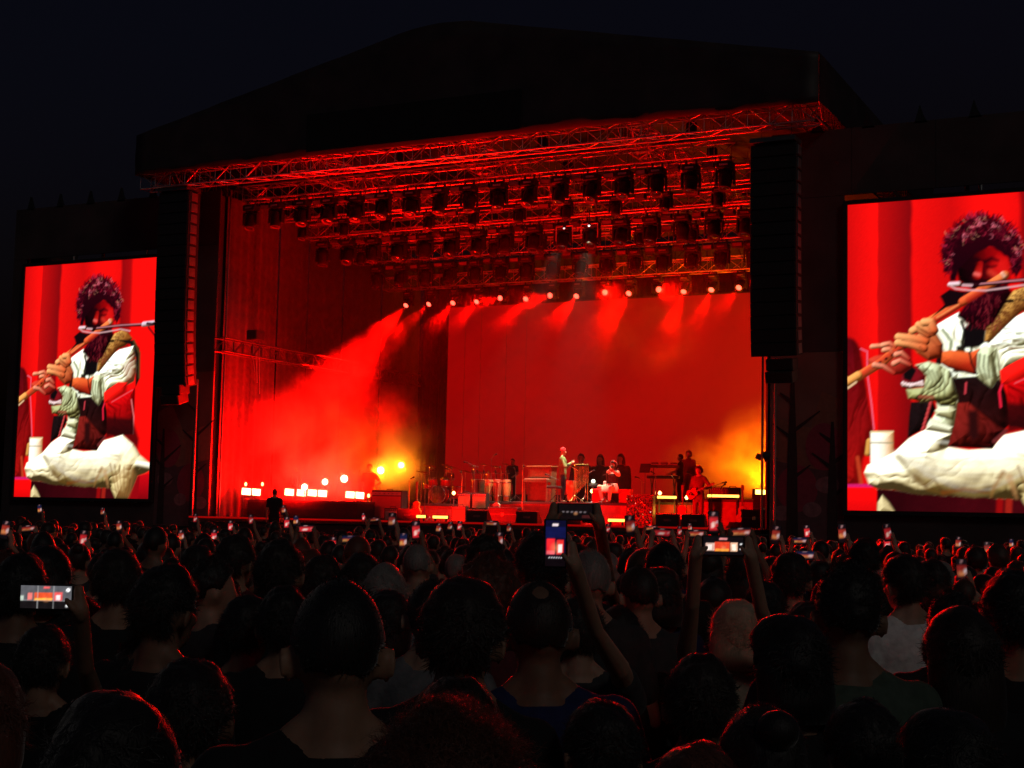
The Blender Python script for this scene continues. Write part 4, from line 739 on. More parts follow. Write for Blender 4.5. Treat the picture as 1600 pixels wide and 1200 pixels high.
for k,(x,v,c) in enumerate(((764,4.6,(.5,.28,.08)),(777,4.5,(.4,.1,.05)),(791,4.6,(.5,.3,.1)))):
    P = atV(x, 770, v); t = thing('conga_drum', f'{ORD[k]} conga drum from the left in front of the percussion rack', 'drum', (P[0],v,RZ), 0, 'congas before the percussion rack'); MB().lathe([(.09,.02),(.15,.4),(.14,.66),(.135,.70)],n=18).build('shell', mat('conga_%d'%k,c,.4,scale=14), t); MB().lathe([(.138,.695),(.138,.71)],n=18).build('drum_head', SKIN, t)
    for z in (.18,.62): MB().lathe([(.125 if z<.3 else .146,z-.012),(.135 if z<.3 else .152,z-.012),(.135 if z<.3 else .152,z+.012),(.125 if z<.3 else .146,z+.012)],n=18).build('hoop', CHROME, t)
P = atV(905,783,4.4); t = thing('tube_chimes', 'golden frame of tall tube chimes right of the singer', 'chimes', (P[0]+.05,P[1],RZ), R_(10))
for sx in (-.2,.22): MB().tube((sx,0,0),(sx,0,1.2),.02).build('post', BRASS, t); MB().bbox((sx,0,.02),(.08,.36,.04),.01).build('foot', BRASS, t)
MB().tube((-.22,0,1.2),(.24,0,1.2),.02).build('top_bar', BRASS, t)
for k in range(8): MB().tube((-.15+.045*k,0,1.15),(-.15+.045*k,0,.25+.05*k),.014,n=8).build('chime_tube', BRASS, t)
P = atV(892,783,3.7); t = thing('conga_drum', 'pale wooden conga drum on a stand in front of the singer', 'drum', (P[0],P[1],RZ)); MB().lathe([(.1,.05),(.16,.4),(.15,.62),(.145,.66)],n=18).build('shell', mat('honey_wood',(.5,.28,.08),.4,scale=14), t); MB().lathe([(.148,.655),(.148,.67)],n=18).build('drum_head', SKIN, t)
for k in range(3): MB().tube((.12*math.cos(2.1*k),.12*math.sin(2.1*k),.3),(.22*math.cos(2.1*k),.22*math.sin(2.1*k),0),.012).build('stand_leg', CHROME, t)
# red bench of the flute player, flask
P = atV(957,785,3.85); BX, BY = P[0], P[1]
t = thing('red_bench', 'low bench covered in bright red cloth under the seated flute player', 'bench', (BX,BY,RZ+.003), R_(8)); MB().bbox((0,0,.36),(1.18,.5,.12),.03).build('seat', REDCLOTH, t)
for sx in (-.42,.42): MB().bbox((sx,0,.15),(.34,.46,.3),.015).build('side_block', REDCLOTH, t)
P = atV(945,758,3.7); t = thing('drinking_flask', 'white drinking flask standing on the red bench', 'flask', (P[0],P[1],RZ+.425)); MB().lathe([(.04,0),(.045,.01),(.045,.17),(.04,.18)],n=14).build('body', WHITE, t); MB().lathe([(.044,.18),(.044,.225),(.03,.24)],n=14).build('cap', WHITE, t)
# sequinned block
P = atV(1001,815,2.4); t = thing('sequin_plinth', 'block covered in glittering gold sequins in front of the keyboards', 'plinth', (P[0],P[1],Z0), R_(12)); W_, H_ = .78, .92
MB().bbox((0,0,H_/2),(W_,.5,H_),.02).build('block', mat('dark_sequin_backing',(.05,.02,.02),.5), t)
rs = random.Random(4); SQ = [mat('gold_sequin',(.9,.65,.25),.12,1,bump=0),mat('copper_sequin',(.85,.3,.12),.15,1,bump=0),mat('silver_sequin',(.9,.85,.7),.1,1,bump=0)]; mbs = [MB(),MB(),MB()]
for k in range(620):
    x, z = rs.uniform(-W_/2+.03,W_/2-.03), rs.uniform(.03,H_-.03); a, b_ = rs.uniform(-.7,.7), rs.uniform(-.7,.7)
    rs.choice(mbs).lathe([(.017,0),(.017,.003)],(x,-.262-rs.random()*.015,z),n=7,axis=(a,-1,b_),smooth=False)
for mb,M in zip(mbs,SQ): o = mb.build('sequins', M, t); o['kind'] = 'stuff'
# keyboards
P = atV(1036,780,5.2); t = thing('keyboard_stand', 'two black keyboards on a tall two-tier stand at the right', 'keyboard', (P[0],P[1],2.664), R_(10))
for z,w_ in ((.78,1.0),(1.12,.95)):
    k_ = MB().bbox((0,0 if z<1 else .12,z),(w_,.32,.09),.01).build('keyboard', BLACK, t); MB().box((0,(-.07 if z<1 else .05),z+.05),(w_*.9,.14,.014)).build('keys', mat('ivory_keys',(.7,.66,.55),.3), k_)
for sx in (-.36,.36):
    MB().tube((sx,-.25,0),(sx,.25,.74),.02).build('stand_leg', STEEL, t); MB().tube((sx,.25,0),(sx,-.2,.74),.02).build('stand_leg', STEEL, t); MB().tube((sx,.2,.72),(sx,.26,1.08),.018).build('upper_arm', STEEL, t)
for k in range(3): MB().bbox((-.3+.3*k,.14,1.21),(.2,.16,.07),.01).build('sound_module', STEEL, t)
P = atV(1008,735,5.0); t = thing('music_stand', 'dark music stand left of the keyboards', 'music stand', (P[0],P[1],2.664)); tripod(t,.95); MB().box((0,0,1.05),(.34,.02,.3),(R_(-20),0,0)).build('desk', BLACK, t)
# right hand riser gear
for x,y,v,w_,h_,lb in ((1122,768,4.2,.5,.34,'left of two small amplifiers on the right riser'),(1145,768,4.2,.5,.34,'right of two small amplifiers on the right riser')): P = atV(x,y,v); amp(P[0],v,2.754,w_,.3,h_,lb,mat('maroon_grille',(.22,.06,.05),.9,scale=60))
P = atV(1180,790,3.2); road_case(8.55,2.6,Z0,.7,.6,.95,'tall dark case at the right edge of the stage near the pillar'); road_case(8.6,1.4,Z0,.7,.6,.5,'low dark case at the right edge of the stage')
P = atV(1150,800,2.2); t = thing('cable_drum', 'red lit heap of coiled cable at the right front of the stage', 'cable', (P[0],2.2,Z0))
for k in range(5): MB().path([(.26*math.cos(a)+.02*k,.2*math.sin(a),.03+.035*k) for a in np.linspace(0,6.283,15)],.022,6).build('coil', RUBBER, t)
# hanging thin cables before the led wall
for i,(x,v) in enumerate(((724,11.5),(749,11.5),(789,11.6),(820,11.6))):
    P = atV(x,640,v); tag(MB().tube((P[0],P[1],DZ),(P[0],P[1],10.4),.007,n=5).build('hanging_cable', mat('dark_steel_cable',(.16,.12,.12),.5,.5)),f'{ORD[i]} thin vertical cable from the left before the red wall','cable','thin cables before the red wall')
# clamp lamp on the side truss
P = atV(375,522,1.2); t = thing('truss_winch', 'dark clamp lamp with dangling cables on the side truss', 'stage lamp', (-8.3,P[1],7.75)); MB().bbox((0,0,.1),(.4,.5,.34),.04).build('body', BLACK, t); MB().tube((0,.2,.1),(0,.42,.1),.12).build('snout', BLACK, t)
for k in range(3): MB().path([(.05*k,.1*k-.1,-.05),(.06*k,.1*k-.12,-.6),(.04*k+.05,.1*k-.05,-1.1-.35*k)],.012,5).build('cable', mat('grey_cable',(.25,.2,.2),.6), t)

# ------------------------------------------------------------------ stage smoke
def smoke(name, lo, hi, plumes, base, seed, label, puffs=()):
    lo, hi = Vector(lo), Vector(hi); c = (lo+hi)/2; o = MB().box((0,0,0), hi-lo).build(name, None); o.location = c; o['kind'] = 'stuff'; tag(o, label, 'smoke')
    M = bpy.data.materials.new(name); M.use_nodes = True; n = M.node_tree.nodes; L = M.node_tree.links; n.remove(n['Principled BSDF'])
    pv = n.new('ShaderNodeVolumePrincipled'); pv.inputs['Color'].default_value = (.95,.93,.92,1); pv.inputs['Anisotropy'].default_value = .25; L.new(pv.outputs[0], n['Material Output'].inputs['Volume'])
    tc = n.new('ShaderNodeTexCoord'); nz = n.new('ShaderNodeTexNoise'); nz.inputs['Scale'].default_value = .46; nz.inputs['Detail'].default_value = 5; nz.inputs['Roughness'].default_value = .6; nz.inputs['Distortion'].default_value = .9
    add = n.new('ShaderNodeVectorMath'); add.operation = 'ADD'; add.inputs[1].default_value = (c.x+seed*13, c.y, c.z); L.new(tc.outputs['Object'], add.inputs[0]); L.new(add.outputs[0], nz.inputs['Vector'])
    ng = n.new('ShaderNodeMapRange'); ng.inputs[1].default_value = .46; ng.inputs[2].default_value = .60; ng.inputs[3].default_value = .03; ng.inputs[4].default_value = 1.1; L.new(nz.outputs[0], ng.inputs[0])
    def total(pl):
        tot = None
        for (px,py,pz),(rx,ry,rz_),den in pl:
            s1 = n.new('ShaderNodeVectorMath'); s1.operation = 'SUBTRACT'; L.new(tc.outputs['Object'], s1.inputs[0]); s1.inputs[1].default_value = (px-c.x,py-c.y,pz-c.z)
            s2 = n.new('ShaderNodeVectorMath'); s2.operation = 'DIVIDE'; L.new(s1.outputs[0], s2.inputs[0]); s2.inputs[1].default_value = (rx,ry,rz_)
            s3 = n.new('ShaderNodeVectorMath'); s3.operation = 'LENGTH'; L.new(s2.outputs[0], s3.inputs[0])
            s4 = n.new('ShaderNodeMapRange'); s4.interpolation_type = 'SMOOTHSTEP'; s4.inputs[1].default_value = .15; s4.inputs[2].default_value = 1; s4.inputs[3].default_value = den; s4.inputs[4].default_value = 0; L.new(s3.outputs['Value'], s4.inputs[0])
            if tot is None: tot = s4.outputs[0]
            else:
                a = n.new('ShaderNodeMath'); a.operation = 'ADD'; L.new(tot, a.inputs[0]); L.new(s4.outputs[0], a.inputs[1]); tot = a.outputs[0]
        return tot
    tot = total(plumes)
    n2 = n.new('ShaderNodeTexNoise'); n2.inputs['Scale'].default_value = 1.15; n2.inputs['Detail'].default_value = 5; n2.inputs['Roughness'].default_value = .6; n2.inputs['Distortion'].default_value = .7; L.new(add.outputs[0], n2.inputs['Vector'])
    g2 = n.new('ShaderNodeMapRange'); g2.inputs[1].default_value = .40; g2.inputs[2].default_value = .62; g2.inputs[3].default_value = .10; g2.inputs[4].default_value = 1.0; L.new(n2.outputs[0], g2.inputs[0])
    pu = n.new('ShaderNodeMath'); pu.operation = 'MULTIPLY_ADD'; L.new(total(puffs), pu.inputs[0]); L.new(g2.outputs[0], pu.inputs[1]); pu.inputs[2].default_value = base
    mu = n.new('ShaderNodeMath'); mu.operation = 'MULTIPLY_ADD'; L.new(tot, mu.inputs[0]); L.new(ng.outputs[0], mu.inputs[1]); L.new(pu.outputs[0], mu.inputs[2]); L.new(mu.outputs[0], pv.inputs['Density'])
    o.data.materials.append(M); return o
A4, A3 = atV(627, 727, 7.4), atV(595, 735, 6.0)
smoke('stage_smoke', (-8.95,.3,1.95), (8.95,12.4,10.3), [((-6.9,2.6,3.7),(2.4,3.4,2.7),.40), ((-6.2,6.0,4.2),(2.6,3.4,2.6),.26), ((3,10.5,3.3),(5,1.3,1.2),.06), ((2,8.2,8.2),(3.4,2.0,1.5),.16)], .0010, 1, 'red and orange lit drifting smoke filling the stage',
      [((-7.25,7.7,8.7),(.8,1.2,.9),.22), ((-7.35,6.4,7.6),(.9,1.4,1.0),.42), ((-7.4,5.2,6.7),(1.3,1.6,1.4),.5), ((-7.5,3.9,5.8),(1.5,1.8,1.5),.34), ((-7.6,2.2,4.9),(1.4,1.9,1.7),.18), ((-6.6,3.2,3.2),(2.2,3.0,1.2),.14),
       ((A4[0]+.35,A4[1]-.55,A4[2]-.05),(1.05,.95,.95),2.0), ((A3[0]+.35,A3[1]-.45,A3[2]),(.9,.8,.75),1.3), ((A4[0]+.3,A4[1]-.3,A4[2]+.9),(1.3,1.1,.9),.9),
       ((5.2,8.9,3.5),(2.9,2.4,1.8),.62), ((6.6,9.2,4.2),(2.2,2.0,2.2),.62), ((3.0,9.8,3.0),(2.2,1.4,.9),.15), ((0,8.3,9.4),(8.3,1.5,1.2),.11)])

# ------------------------------------------------------------------ people
def voxel(mb, size, smooth=3, decim=0):
    me = mb.mesh('tmp'); o = bpy.data.objects.new('tmp', me); COL.objects.link(o)
    md = o.modifiers.new('r', 'REMESH'); md.mode = 'VOXEL'; md.voxel_size = size; md.use_smooth_shade = True
    if smooth: sm = o.modifiers.new('s', 'SMOOTH'); sm.iterations = smooth; sm.factor = .5
    if decim: dm = o.modifiers.new('d', 'DECIMATE'); dm.ratio = decim
    bpy.context.view_layer.update(); ev = o.evaluated_get(bpy.context.evaluated_depsgraph_get()); out = bpy.data.meshes.new_from_object(ev)
    bpy.data.objects.remove(o); bpy.data.meshes.remove(me); out.polygons.foreach_set('use_smooth', [True]*len(out.polygons)); return out
def ik(S, W, l1, l2, hint):
    S, W, hint = Vector(S), Vector(W), Vector(hint); d = W-S; L = d.length
    if L > (l1+l2)*.995: W = S+d*((l1+l2)*.995/L); d = W-S; L = d.length
    a = (l1*l1-l2*l2+L*L)/(2*L); h = math.sqrt(max(l1*l1-a*a, 0)); n = d/L; p = hint-n*hint.dot(n); p.normalize(); return S+n*a+p*h, W
def cap(mb, a, b, ra, rb, n=10):
    mb.tube(a, b, ra, rb, n=n); mb.ell(a, (ra,)*3, n, 7); mb.ell(b, (rb,)*3, n, 7)
def chain(mb, pts, r0, r1, n=8):
    for i in range(len(pts)-1):
        f0, f1 = i/(len(pts)-1), (i+1)/(len(pts)-1); cap(mb, pts[i], pts[i+1], r0+(r1-r0)*f0, r0+(r1-r0)*f1, n)
def free_hand(mb, W, d, side, inward, k=1):
    W, d, inw = Vector(W), Vector(d).normalized(), Vector(inward).normalized(); fr = d.cross(inw).normalized()*side   # spread direction
    pc = W+d*.05; mb.ell(pc, (.018, .040, .052), 10, 7, (fr.to_track_quat('Y', 'Z')).to_euler()) ; cap(mb, W, W+d*.09, .026, .028)
    cap(mb, W+d*.085-fr*.028, W+d*.085+fr*.028, .015, .015)
    for j, (o_, ln) in enumerate(((-.033, .066), (-.011, .078), (.011, .074), (.032, .056))):
        K = W+d*.09+fr*o_; chain(mb, [K, K+d*ln*.5+inw*.008, K+d*ln*.85+inw*.028], .0095, .0075)
    T = W+d*.03-fr*.028; chain(mb, [T, T+d*.03-fr*.028+inw*.01, T+d*.06-fr*.03+inw*.018], .012, .009)
def grip_hand(mb, W, A, inward, along, back, thumb=1):
    # hand closed on a thin slab edge: A edge point, inward over the slab, along the edge, back = far side of the slab
    W, A, i_, al, bk = Vector(W), Vector(A), Vector(inward), Vector(along), Vector(back); out = -i_
    pc = A+out*.022+bk*.004-al*.03; cap(mb, W, pc, .027, .026); mb.ell(pc, (.026, .022, .036), 10, 7); cap(mb, pc, A+out*.014+al*.030+bk*.004, .022, .016)
    for j in range(4):
        K = A+out*.012+al*(-.030+.021*j)+bk*.010; ln = (.046, .056, .054, .042)[j]
        chain(mb, [K, K+bk*.016+i_*.018, K+bk*.012+i_*(.018+ln*.7)], .0095, .0075)
    T = A+out*.02-al*.045-bk*.006; chain(mb, [T, T-bk*.018+i_*.012+al*.02*thumb, T-bk*.016+i_*.034+al*.045*thumb], .012, .009)
DEF = dict(hl=(-.24, .06, .80), hr=(.24, .06, .80), pz=0, kl=(-.10, .03, .50), kr=(.10, .03, .50), al=(-.10, -.02, .085), ar=(.10, -.02, .085), el=(-.5, -.35, -.6), er=(.5, -.35, -.6))
def person_meshes(pose=None, vox=.012, grips=(), clothes='tee', hat=0, slim=1.0, female=False, dec=0):
    p = dict(DEF); p.update(pose or {}); pz = p['pz']; up = Vector((0, 0, pz)); ws = .92 if female else 1.0
    S = {-1: Vector((-.185*ws, -.015, 1.405+pz)), 1: Vector((.185*ws, -.015, 1.405+pz))}
    b, sh, tr = MB(), MB(), MB()
    # head, neck
    b.ell((0, -.005, 1.648+pz), (.0745, .094, .103), 18, 12); b.ell((0, .030, 1.585+pz), (.058, .064, .072), 14, 9); b.ell((0, .055, 1.545+pz), (.035, .036, .026), 12, 8)
    b.tube((0, .085, 1.64+pz), (0, .116, 1.598+pz), .009, .017); b.ell((0, .108, 1.598+pz), (.016, .014, .011), 8, 6); b.ell((0, .078, 1.662+pz), (.05, .017, .012), 10, 6); b.ell((0, .088, 1.566+pz), (.024, .01, .010), 10, 6)
    for s_ in (-1, 1): b.ell((s_*.0865, -.016, 1.616+pz), (.0095, .024, .035), 10, 8, (0, R_(12*s_), R_(32*s_))); b.ell((s_*.042, .068, 1.608+pz), (.022, .018, .018), 8, 6)
    b.loft([(0, -.028, 1.43+pz, .068, .064), (0, -.022, 1.49+pz, .056, .058), (0, -.012, 1.56+pz, .054, .060)], 14)
    T = [(0, 0, .80, .150, .105), (0, 0, .92, .168, .118), (0, .005, 1.06, .146, .102), (0, .008, 1.20, .160*ws, .110), (0, .0, 1.33, .182*ws, .112), (0, -.012, 1.405, .176*ws, .095), (0, -.02, 1.452, .110, .075), (0, -.022, 1.478, .062, .062)]
    T = [(x, y, z+pz, rx*slim, ry*slim) for x, y, z, rx, ry in T]; b.loft(T, 18)
    g = .014; Tc = [(x, y, z, rx+g, ry+g) for x, y, z, rx, ry in T]; Tc[-1] = (0, -.022, 1.474+pz, .062, .060)
    lo = {'tee': 0, 'jacket': 0, 'vest': 0}.get(clothes, 0); sh.loft([(0, 0, .74+pz, .168*slim, .128*slim)]+Tc[:], 18)
    wr = {}
    for s_, hk, ek in ((-1, 'hl', 'el'), (1, 'hr', 'er')):
        E_, W = ik(S[s_], p[hk], .295, .265, p[ek]); wr[s_] = W; cap(b, S[s_], E_, .048*slim, .038); cap(b, E_, W, .039, .026)
        nk = Vector((s_*.045, -.024, 1.505+pz)); cap(b, nk, S[s_]+Vector((-s_*.05, 0, .012)), .034, .044); cap(sh, Vector((s_*.072, -.024, 1.478+pz)), S[s_]+Vector((-s_*.02, 0, .006)), .038, .060)
        long = clothes in ('jacket', 'robe'); k = .62; cap(sh, S[s_]-(E_-S[s_])*.05, S[s_]+(E_-S[s_])*(1 if long else k), .064*slim, .056*slim)
        if long: cap(sh, E_, E_+(W-E_)*.92, .056, .042)
        gr = [g_ for g_ in grips if g_[0] == s_]
        if gr: grip_hand(b, W, *gr[0][1:])
        else: free_hand(b, W, W-E_, s_, (-s_, .3, 0))
    for s_, kk, ak in ((-1, 'kl', 'al'), (1, 'kr', 'ar')):
        H = Vector((s_*.088, 0, .90+pz)); K, A = Vector(p[kk]), Vector(p[ak]); cap(b, H, K, .078*slim, .052); cap(b, K, A, .052, .034)
        d = Vector((s_*.12, 1, 0)).normalized() if (K-H).z < -.2 or True else None
        cap(b, A-Vector((0, .02, .045)), A+d*.14-Vector((0, 0, .05)), .036, .028)
        cap(tr, H, K, .092*slim, .068); cap(tr, K, K+(A-K)*.93, .068, .056)
    tr.loft([(0, 0, .80+pz, .150, .112), (0, 0, .90+pz, .172*slim, .126*slim), (0, 0, 1.0+pz, .160*slim, .114*slim)], 18)
    if clothes == 'robe':
        sh = MB(); sh.loft([(0, 0, .06, .30, .26), (0, 0, .5, .26, .21), (0, 0, .95, .21, .16), (0, .0, 1.2, .20, .145), (0, -.01, 1.36, .21, .13), (0, -.02, 1.45, .13, .1), (0, -.02, 1.5, .08, .08)], 20)
        for s_, hk, ek in ((-1, 'hl', 'el'), (1, 'hr', 'er')): E_, W = ik(S[s_], p[hk], .295, .265, p[ek]); cap(sh, S[s_], E_, .075, .07); cap(sh, E_, E_+(W-E_)*.9, .07, .08)
    v2 = max(vox, .014)
    return voxel(b, vox, 2 if vox < .01 else 2, dec), voxel(sh, v2, 3), (voxel(tr, v2, 3) if clothes != 'robe' else None)
_ph = np.random.default_rng(21); NK = _ph.normal(0, 1, (26, 3)); NP = _ph.uniform(0, 6.28, 26); NKm = np.linalg.norm(NK, axis=1)
def fnoise(P, f, seed=0):
    P = np.asarray(P); out = np.zeros(len(P))
    for i in range(26):
        q = 2**((i % 4)*.7); out += np.sin(P@(NK[(i+seed) % 26]/NKm[(i+seed) % 26])*f*q+NP[(i*3+seed) % 26]+seed)/q
    return out/6
def hair_mesh(kind, seed=0, fine=True, pz=0):
    C = np.array([0, -.005, 1.648+pz]); nu, nv = (72, 44) if fine else (22, 14); vs = []
    sk = np.array([.0745, .094, .103]); th = dict(crop=.007, short=.016, quiff=.020, bob=.026, long=.024, curly=.034, frizzy=.060, bun=.014, bald=.007, tight=.010)[kind]
    j, i = np.meshgrid(np.arange(nv+1), np.arange(nu), indexing='ij'); ph = np.pi*j/nv; t = 2*np.pi*i/nu
    D = np.stack([np.sin(ph)*np.cos(t), np.sin(ph)*np.sin(t), np.cos(ph)], -1).reshape(-1, 3); x, y, z = D.T
    low = {'crop': -.42, 'bald': -.45, 'short': -.66, 'quiff': -.5, 'tight': -.45}.get(kind, -.72)
    line = np.where(y > 0, .50*np.clip(y*1.5, 0, 1)**.7+low*(1-np.clip(y*2.2+.1, 0, 1)), low)      # lowest z of hair by direction
    if kind in ('bob', 'long', 'frizzy'): line = np.where(y > .1, .55*np.clip(y*1.25, 0, 1), -.95)
    ear = (np.abs(x) > .75)*(kind in ('crop', 'short', 'bald', 'quiff', 'tight', 'bun')); line = np.maximum(line, np.where(ear & (y > -.55), -.10, -2))
    line = line+.10*fnoise(D, 9, seed+3)*(y < .2)
    mk = np.clip((z-line)/.14+.5, 0, 1); mk = mk*mk*(3-2*mk)
    if kind == 'bald': c_ = np.array([0, -.55, .83]); mk = mk*np.clip((np.arccos(np.clip(D@c_, -1, 1))+.04*fnoise(D, 12, 4)-.12)/.30, 0, 1)
    if kind == 'quiff': th_ = th*(1+1.1*np.clip(z, 0, 1)*np.clip(.3+y, 0, 1))
    else: th_ = np.full(len(D), th)
    if kind == 'frizzy': th_ = th*(.75+.45*np.clip(.2-z, -1, 1))
    if kind == 'tight': th_ = th*(1+.6*np.clip(z, 0, 1))
    nz_ = fnoise(D, {'curly': 14, 'frizzy': 12, 'quiff': 9, 'tight': 22, 'short': 7}.get(kind, 5), seed)*{'curly': .5, 'frizzy': .38, 'tight': .35, 'short': .6, 'bob': .4, 'long': .4}.get(kind, .25)
    r = sk[None, :]*np.where(mk[:, None] > 0, 1, 1) ; P = C+D*(sk*(1-.10*(1-mk[:, None]))+(mk*th_*(1+nz_))[:, None])
    mb = MB(); fs = [(a*nu+b_, (a+1)*nu+b_, (a+1)*nu+(b_+1) % nu, a*nu+(b_+1) % nu) for a in range(nv) for b_ in range(nu)]; mb.add(P, fs, True)
    if kind in ('long', 'bob', 'frizzy'):
        zb = {'long': 1.30, 'bob': 1.50, 'frizzy': 1.40}[kind]+pz; k_ = 2.0 if kind == 'frizzy' else 1.0
        rg = [(0, -.02, 1.70+pz, .060, .05), (0, -.024, 1.665+pz, .084+.012*k_, .068+.012*k_), (0, -.03, 1.62+pz, .090+.014*k_, .070+.014*k_), (0, -.038, 1.56+pz, .090+.016*k_, .064+.018*k_), (0, -.05, 1.50+pz, .088+.016*k_, .056+.016*k_), (0, -.06, (1.5+pz+zb)/2, .088, .048), (0, -.065, zb, .058, .03)]
        q = MB().loft(rg, 40 if fine else 12); Q = np.array(q.v); n_ = fnoise(Q*10, 4, seed)*.006; Q[:, 0] *= 1+n_*8; Q[:, 1] += n_; mb.add(Q, q.f, True)
    if kind == 'bun':
        q = MB().ell((0, -.09, 1.725+pz), (.042, .040, .040), 20, 12); Q = np.array(q.v); mb.add(Q, q.f, True)
    if fine:                                   # loose strands standing off the surface
        r_ = np.random.default_rng(seed+5); ns = {'crop': 2600, 'bald': 1800, 'tight': 3600, 'short': 5200, 'quiff': 3000, 'bob': 3600, 'long': 3600, 'bun': 1600, 'curly': 3000, 'frizzy': 9000}[kind]
        ok = np.where(mk > .6)[0]; pick = r_.choice(ok, ns); B = P[pick]+r_.normal(0, .003, (ns, 3)); N_ = D[pick]
        ln = {'crop': .007, 'bald': .007, 'tight': .013, 'short': .030, 'quiff': .024, 'bob': .036, 'long': .036, 'bun': .020, 'curly': .028, 'frizzy': .060}[kind]; tang = np.cross(N_, r_.normal(0, 1, (ns, 3))); tang /= np.linalg.norm(tang, axis=1)[:, None]
        fall = np.array([0, 0, -1.0]); lift = {'crop': 1, 'tight': 1, 'bald': 1, 'curly': .7, 'frizzy': .75, 'quiff': .6}.get(kind, .30)
        dr = N_*lift+tang*.55+fall*(.5 if kind in ('bob', 'long', 'short') else .05); dr /= np.linalg.norm(dr, axis=1)[:, None]; wd = .0011
        L_ = ln*r_.uniform(.4, 1.3, ns)[:, None]; cv = np.cross(dr, N_+.3*tang)*L_*r_.uniform(-.9, .9, (ns, 1)); A_ = B-N_*.004
        M1 = A_+dr*L_*.5+cv*.6; M2 = A_+dr*L_; sd = np.cross(dr, N_); sd /= np.linalg.norm(sd, axis=1)[:, None]+1e-9; sd *= wd
        if kind in ('frizzy', 'curly'):        # springy locks of several bends
            nseg = 6; e1 = np.cross(dr, np.array([.3, .5, .8])); e1 /= np.linalg.norm(e1, axis=1)[:, None]; e2 = np.cross(dr, e1); p0 = r_.uniform(0, 6.28, (ns, 1)); rad = L_*r_.uniform(.10, .26, (ns, 1)); turn = r_.uniform(3, 8, (ns, 1)); ring = []
            for q in range(nseg+1):
                f_ = q/nseg; c_ = A_+dr*L_*f_*.8+rad*min(1, f_*3)*(e1*np.cos(p0+turn*f_)+e2*np.sin(p0+turn*f_))+np.array([0, 0, -.25])*L_*f_*f_; ring += [c_-sd*.6*(1-f_*.6), c_+sd*.6*(1-f_*.6)]
            mb.add(np.concatenate(ring), [(a+2*q*ns, a+(2*q+1)*ns, a+(2*q+3)*ns, a+(2*q+2)*ns) for q in range(nseg) for a in range(ns)]); return mb.mesh('hair_'+kind)
        V_ = np.concatenate([A_-sd, A_+sd, M1-sd*.8, M1+sd*.8, M2]); I = np.arange(ns); o0 = len(mb.v)
        mb.add(V_, [(a, a+ns, a+3*ns, a+2*ns) for a in range(ns)]+[(a+2*ns, a+3*ns, a+4*ns) for a in range(ns)])
    return mb.mesh('hair_'+kind)
def skin(i): return mat('skin_%d' % i, [(.42, .25, .17), (.34, .19, .12), (.22, .12, .075), (.10, .055, .035)][i], .55, scale=40, bump=.06, var=.1)
HC = {'black': (.010, .008, .007), 'dark': (.022, .013, .009), 'brown': (.06, .03, .016), 'auburn': (.11, .03, .014), 'blonde': (.46, .38, .26), 'grey': (.22, .20, .18)}
def hairm(c):
    if 'hair_'+c in MATS: return MATS['hair_'+c]
    M = mat('hair_'+c, HC[c], .55, scale=10, bump=.2 if c == 'blonde' else .55, var=.2 if c == 'blonde' else .45, sheen=.35, spec=.5); n = M.node_tree.nodes; L = M.node_tree.links      # strand-like streaks down the head
    nz = next(q for q in n if q.type == 'TEX_NOISE'); tc = next(q for q in n if q.type == 'TEX_COORD'); mp = n.new('ShaderNodeMapping'); mp.inputs['Scale'].default_value = (26, 26, 2.2); L.new(tc.outputs['Object'], mp.inputs[0]); L.new(mp.outputs[0], nz.inputs['Vector'])
    next(q for q in n if q.type == 'BUMP').inputs['Distance'].default_value = .004; return M
CC = {'black': (.012, .012, .013), 'charcoal': (.04, .04, .042), 'grey': (.16, .16, .165), 'white': (.80, .78, .75), 'navy': (.012, .02, .09), 'green': (.07, .10, .075), 'maroon': (.10, .015, .02), 'beige': (.40, .33, .24), 'denim': (.05, .075, .13), 'blue': (.02, .04, .2)}
def clothm(c): return mat('cloth_'+c, CC[c], .92, scale=30, bump=.25, sheen=.08)
HM_, BM_ = {}, {}
def hmesh(kind, seed=0, fine=True):
    k = (kind, seed, fine)
    if k not in HM_: HM_[k] = hair_mesh(kind, seed, fine)
    return HM_[k]
def bmesh_(key, **kw):
    if key not in BM_: BM_[key] = person_meshes(**kw)
    return BM_[key]
def person(loc, rz, sc, meshes, hair, hcol, shirt, trous, sk, label, group=None, seed=0, fine=True, cat='person', tilt=0):
    t = thing('person', label, cat, loc, rz, group, sc); bo, sh, tr = meshes; t.rotation_euler = (0, tilt, rz)
    for me, nm, M in ((bo, 'body', skin(sk)), (sh, 'shirt', clothm(shirt) if isinstance(shirt, str) else shirt), (tr, 'trousers', clothm(trous) if isinstance(trous, str) else trous)):
        if me is None: continue
        o = link(me, nm, None, t)
        if not me.materials: me.materials.append(M)
        o.material_slots[0].link = 'OBJECT'; o.material_slots[0].material = M
    if hair:
        me = hmesh(hair, seed, fine); o = link(me, 'hair', None, t)
        if not me.materials: me.materials.append(hairm(hcol))
        o.material_slots[0].link = 'OBJECT'; o.material_slots[0].material = hairm(hcol)
    return t
def face_to(loc, tgt=(0, 5)): return math.atan2(-(tgt[0]-loc[0]), tgt[1]-loc[1])
HWID = dict(crop=.166, short=.184, quiff=.184, bob=.205, long=.20, curly=.222, frizzy=.285, bun=.178, bald=.166, tight=.172)
HTOP = dict(crop=1.758, short=1.768, quiff=1.785, bob=1.778, long=1.776, curly=1.785, frizzy=1.80, bun=1.766, bald=1.757, tight=1.768)
def hor(x): return 808.5+math.tan(ROLL)*(x-700)
def place(x, ytop, wpx, hair):
    s = 1.0
    for _ in range(8):
        d = HWID[hair]*s*F_PX/wpx; s = (2.0-(ytop-hor(x))*d/F_PX)/HTOP[hair]
    P = atD(x, ytop, d); s = P[2]/HTOP[hair]; return P, s, d
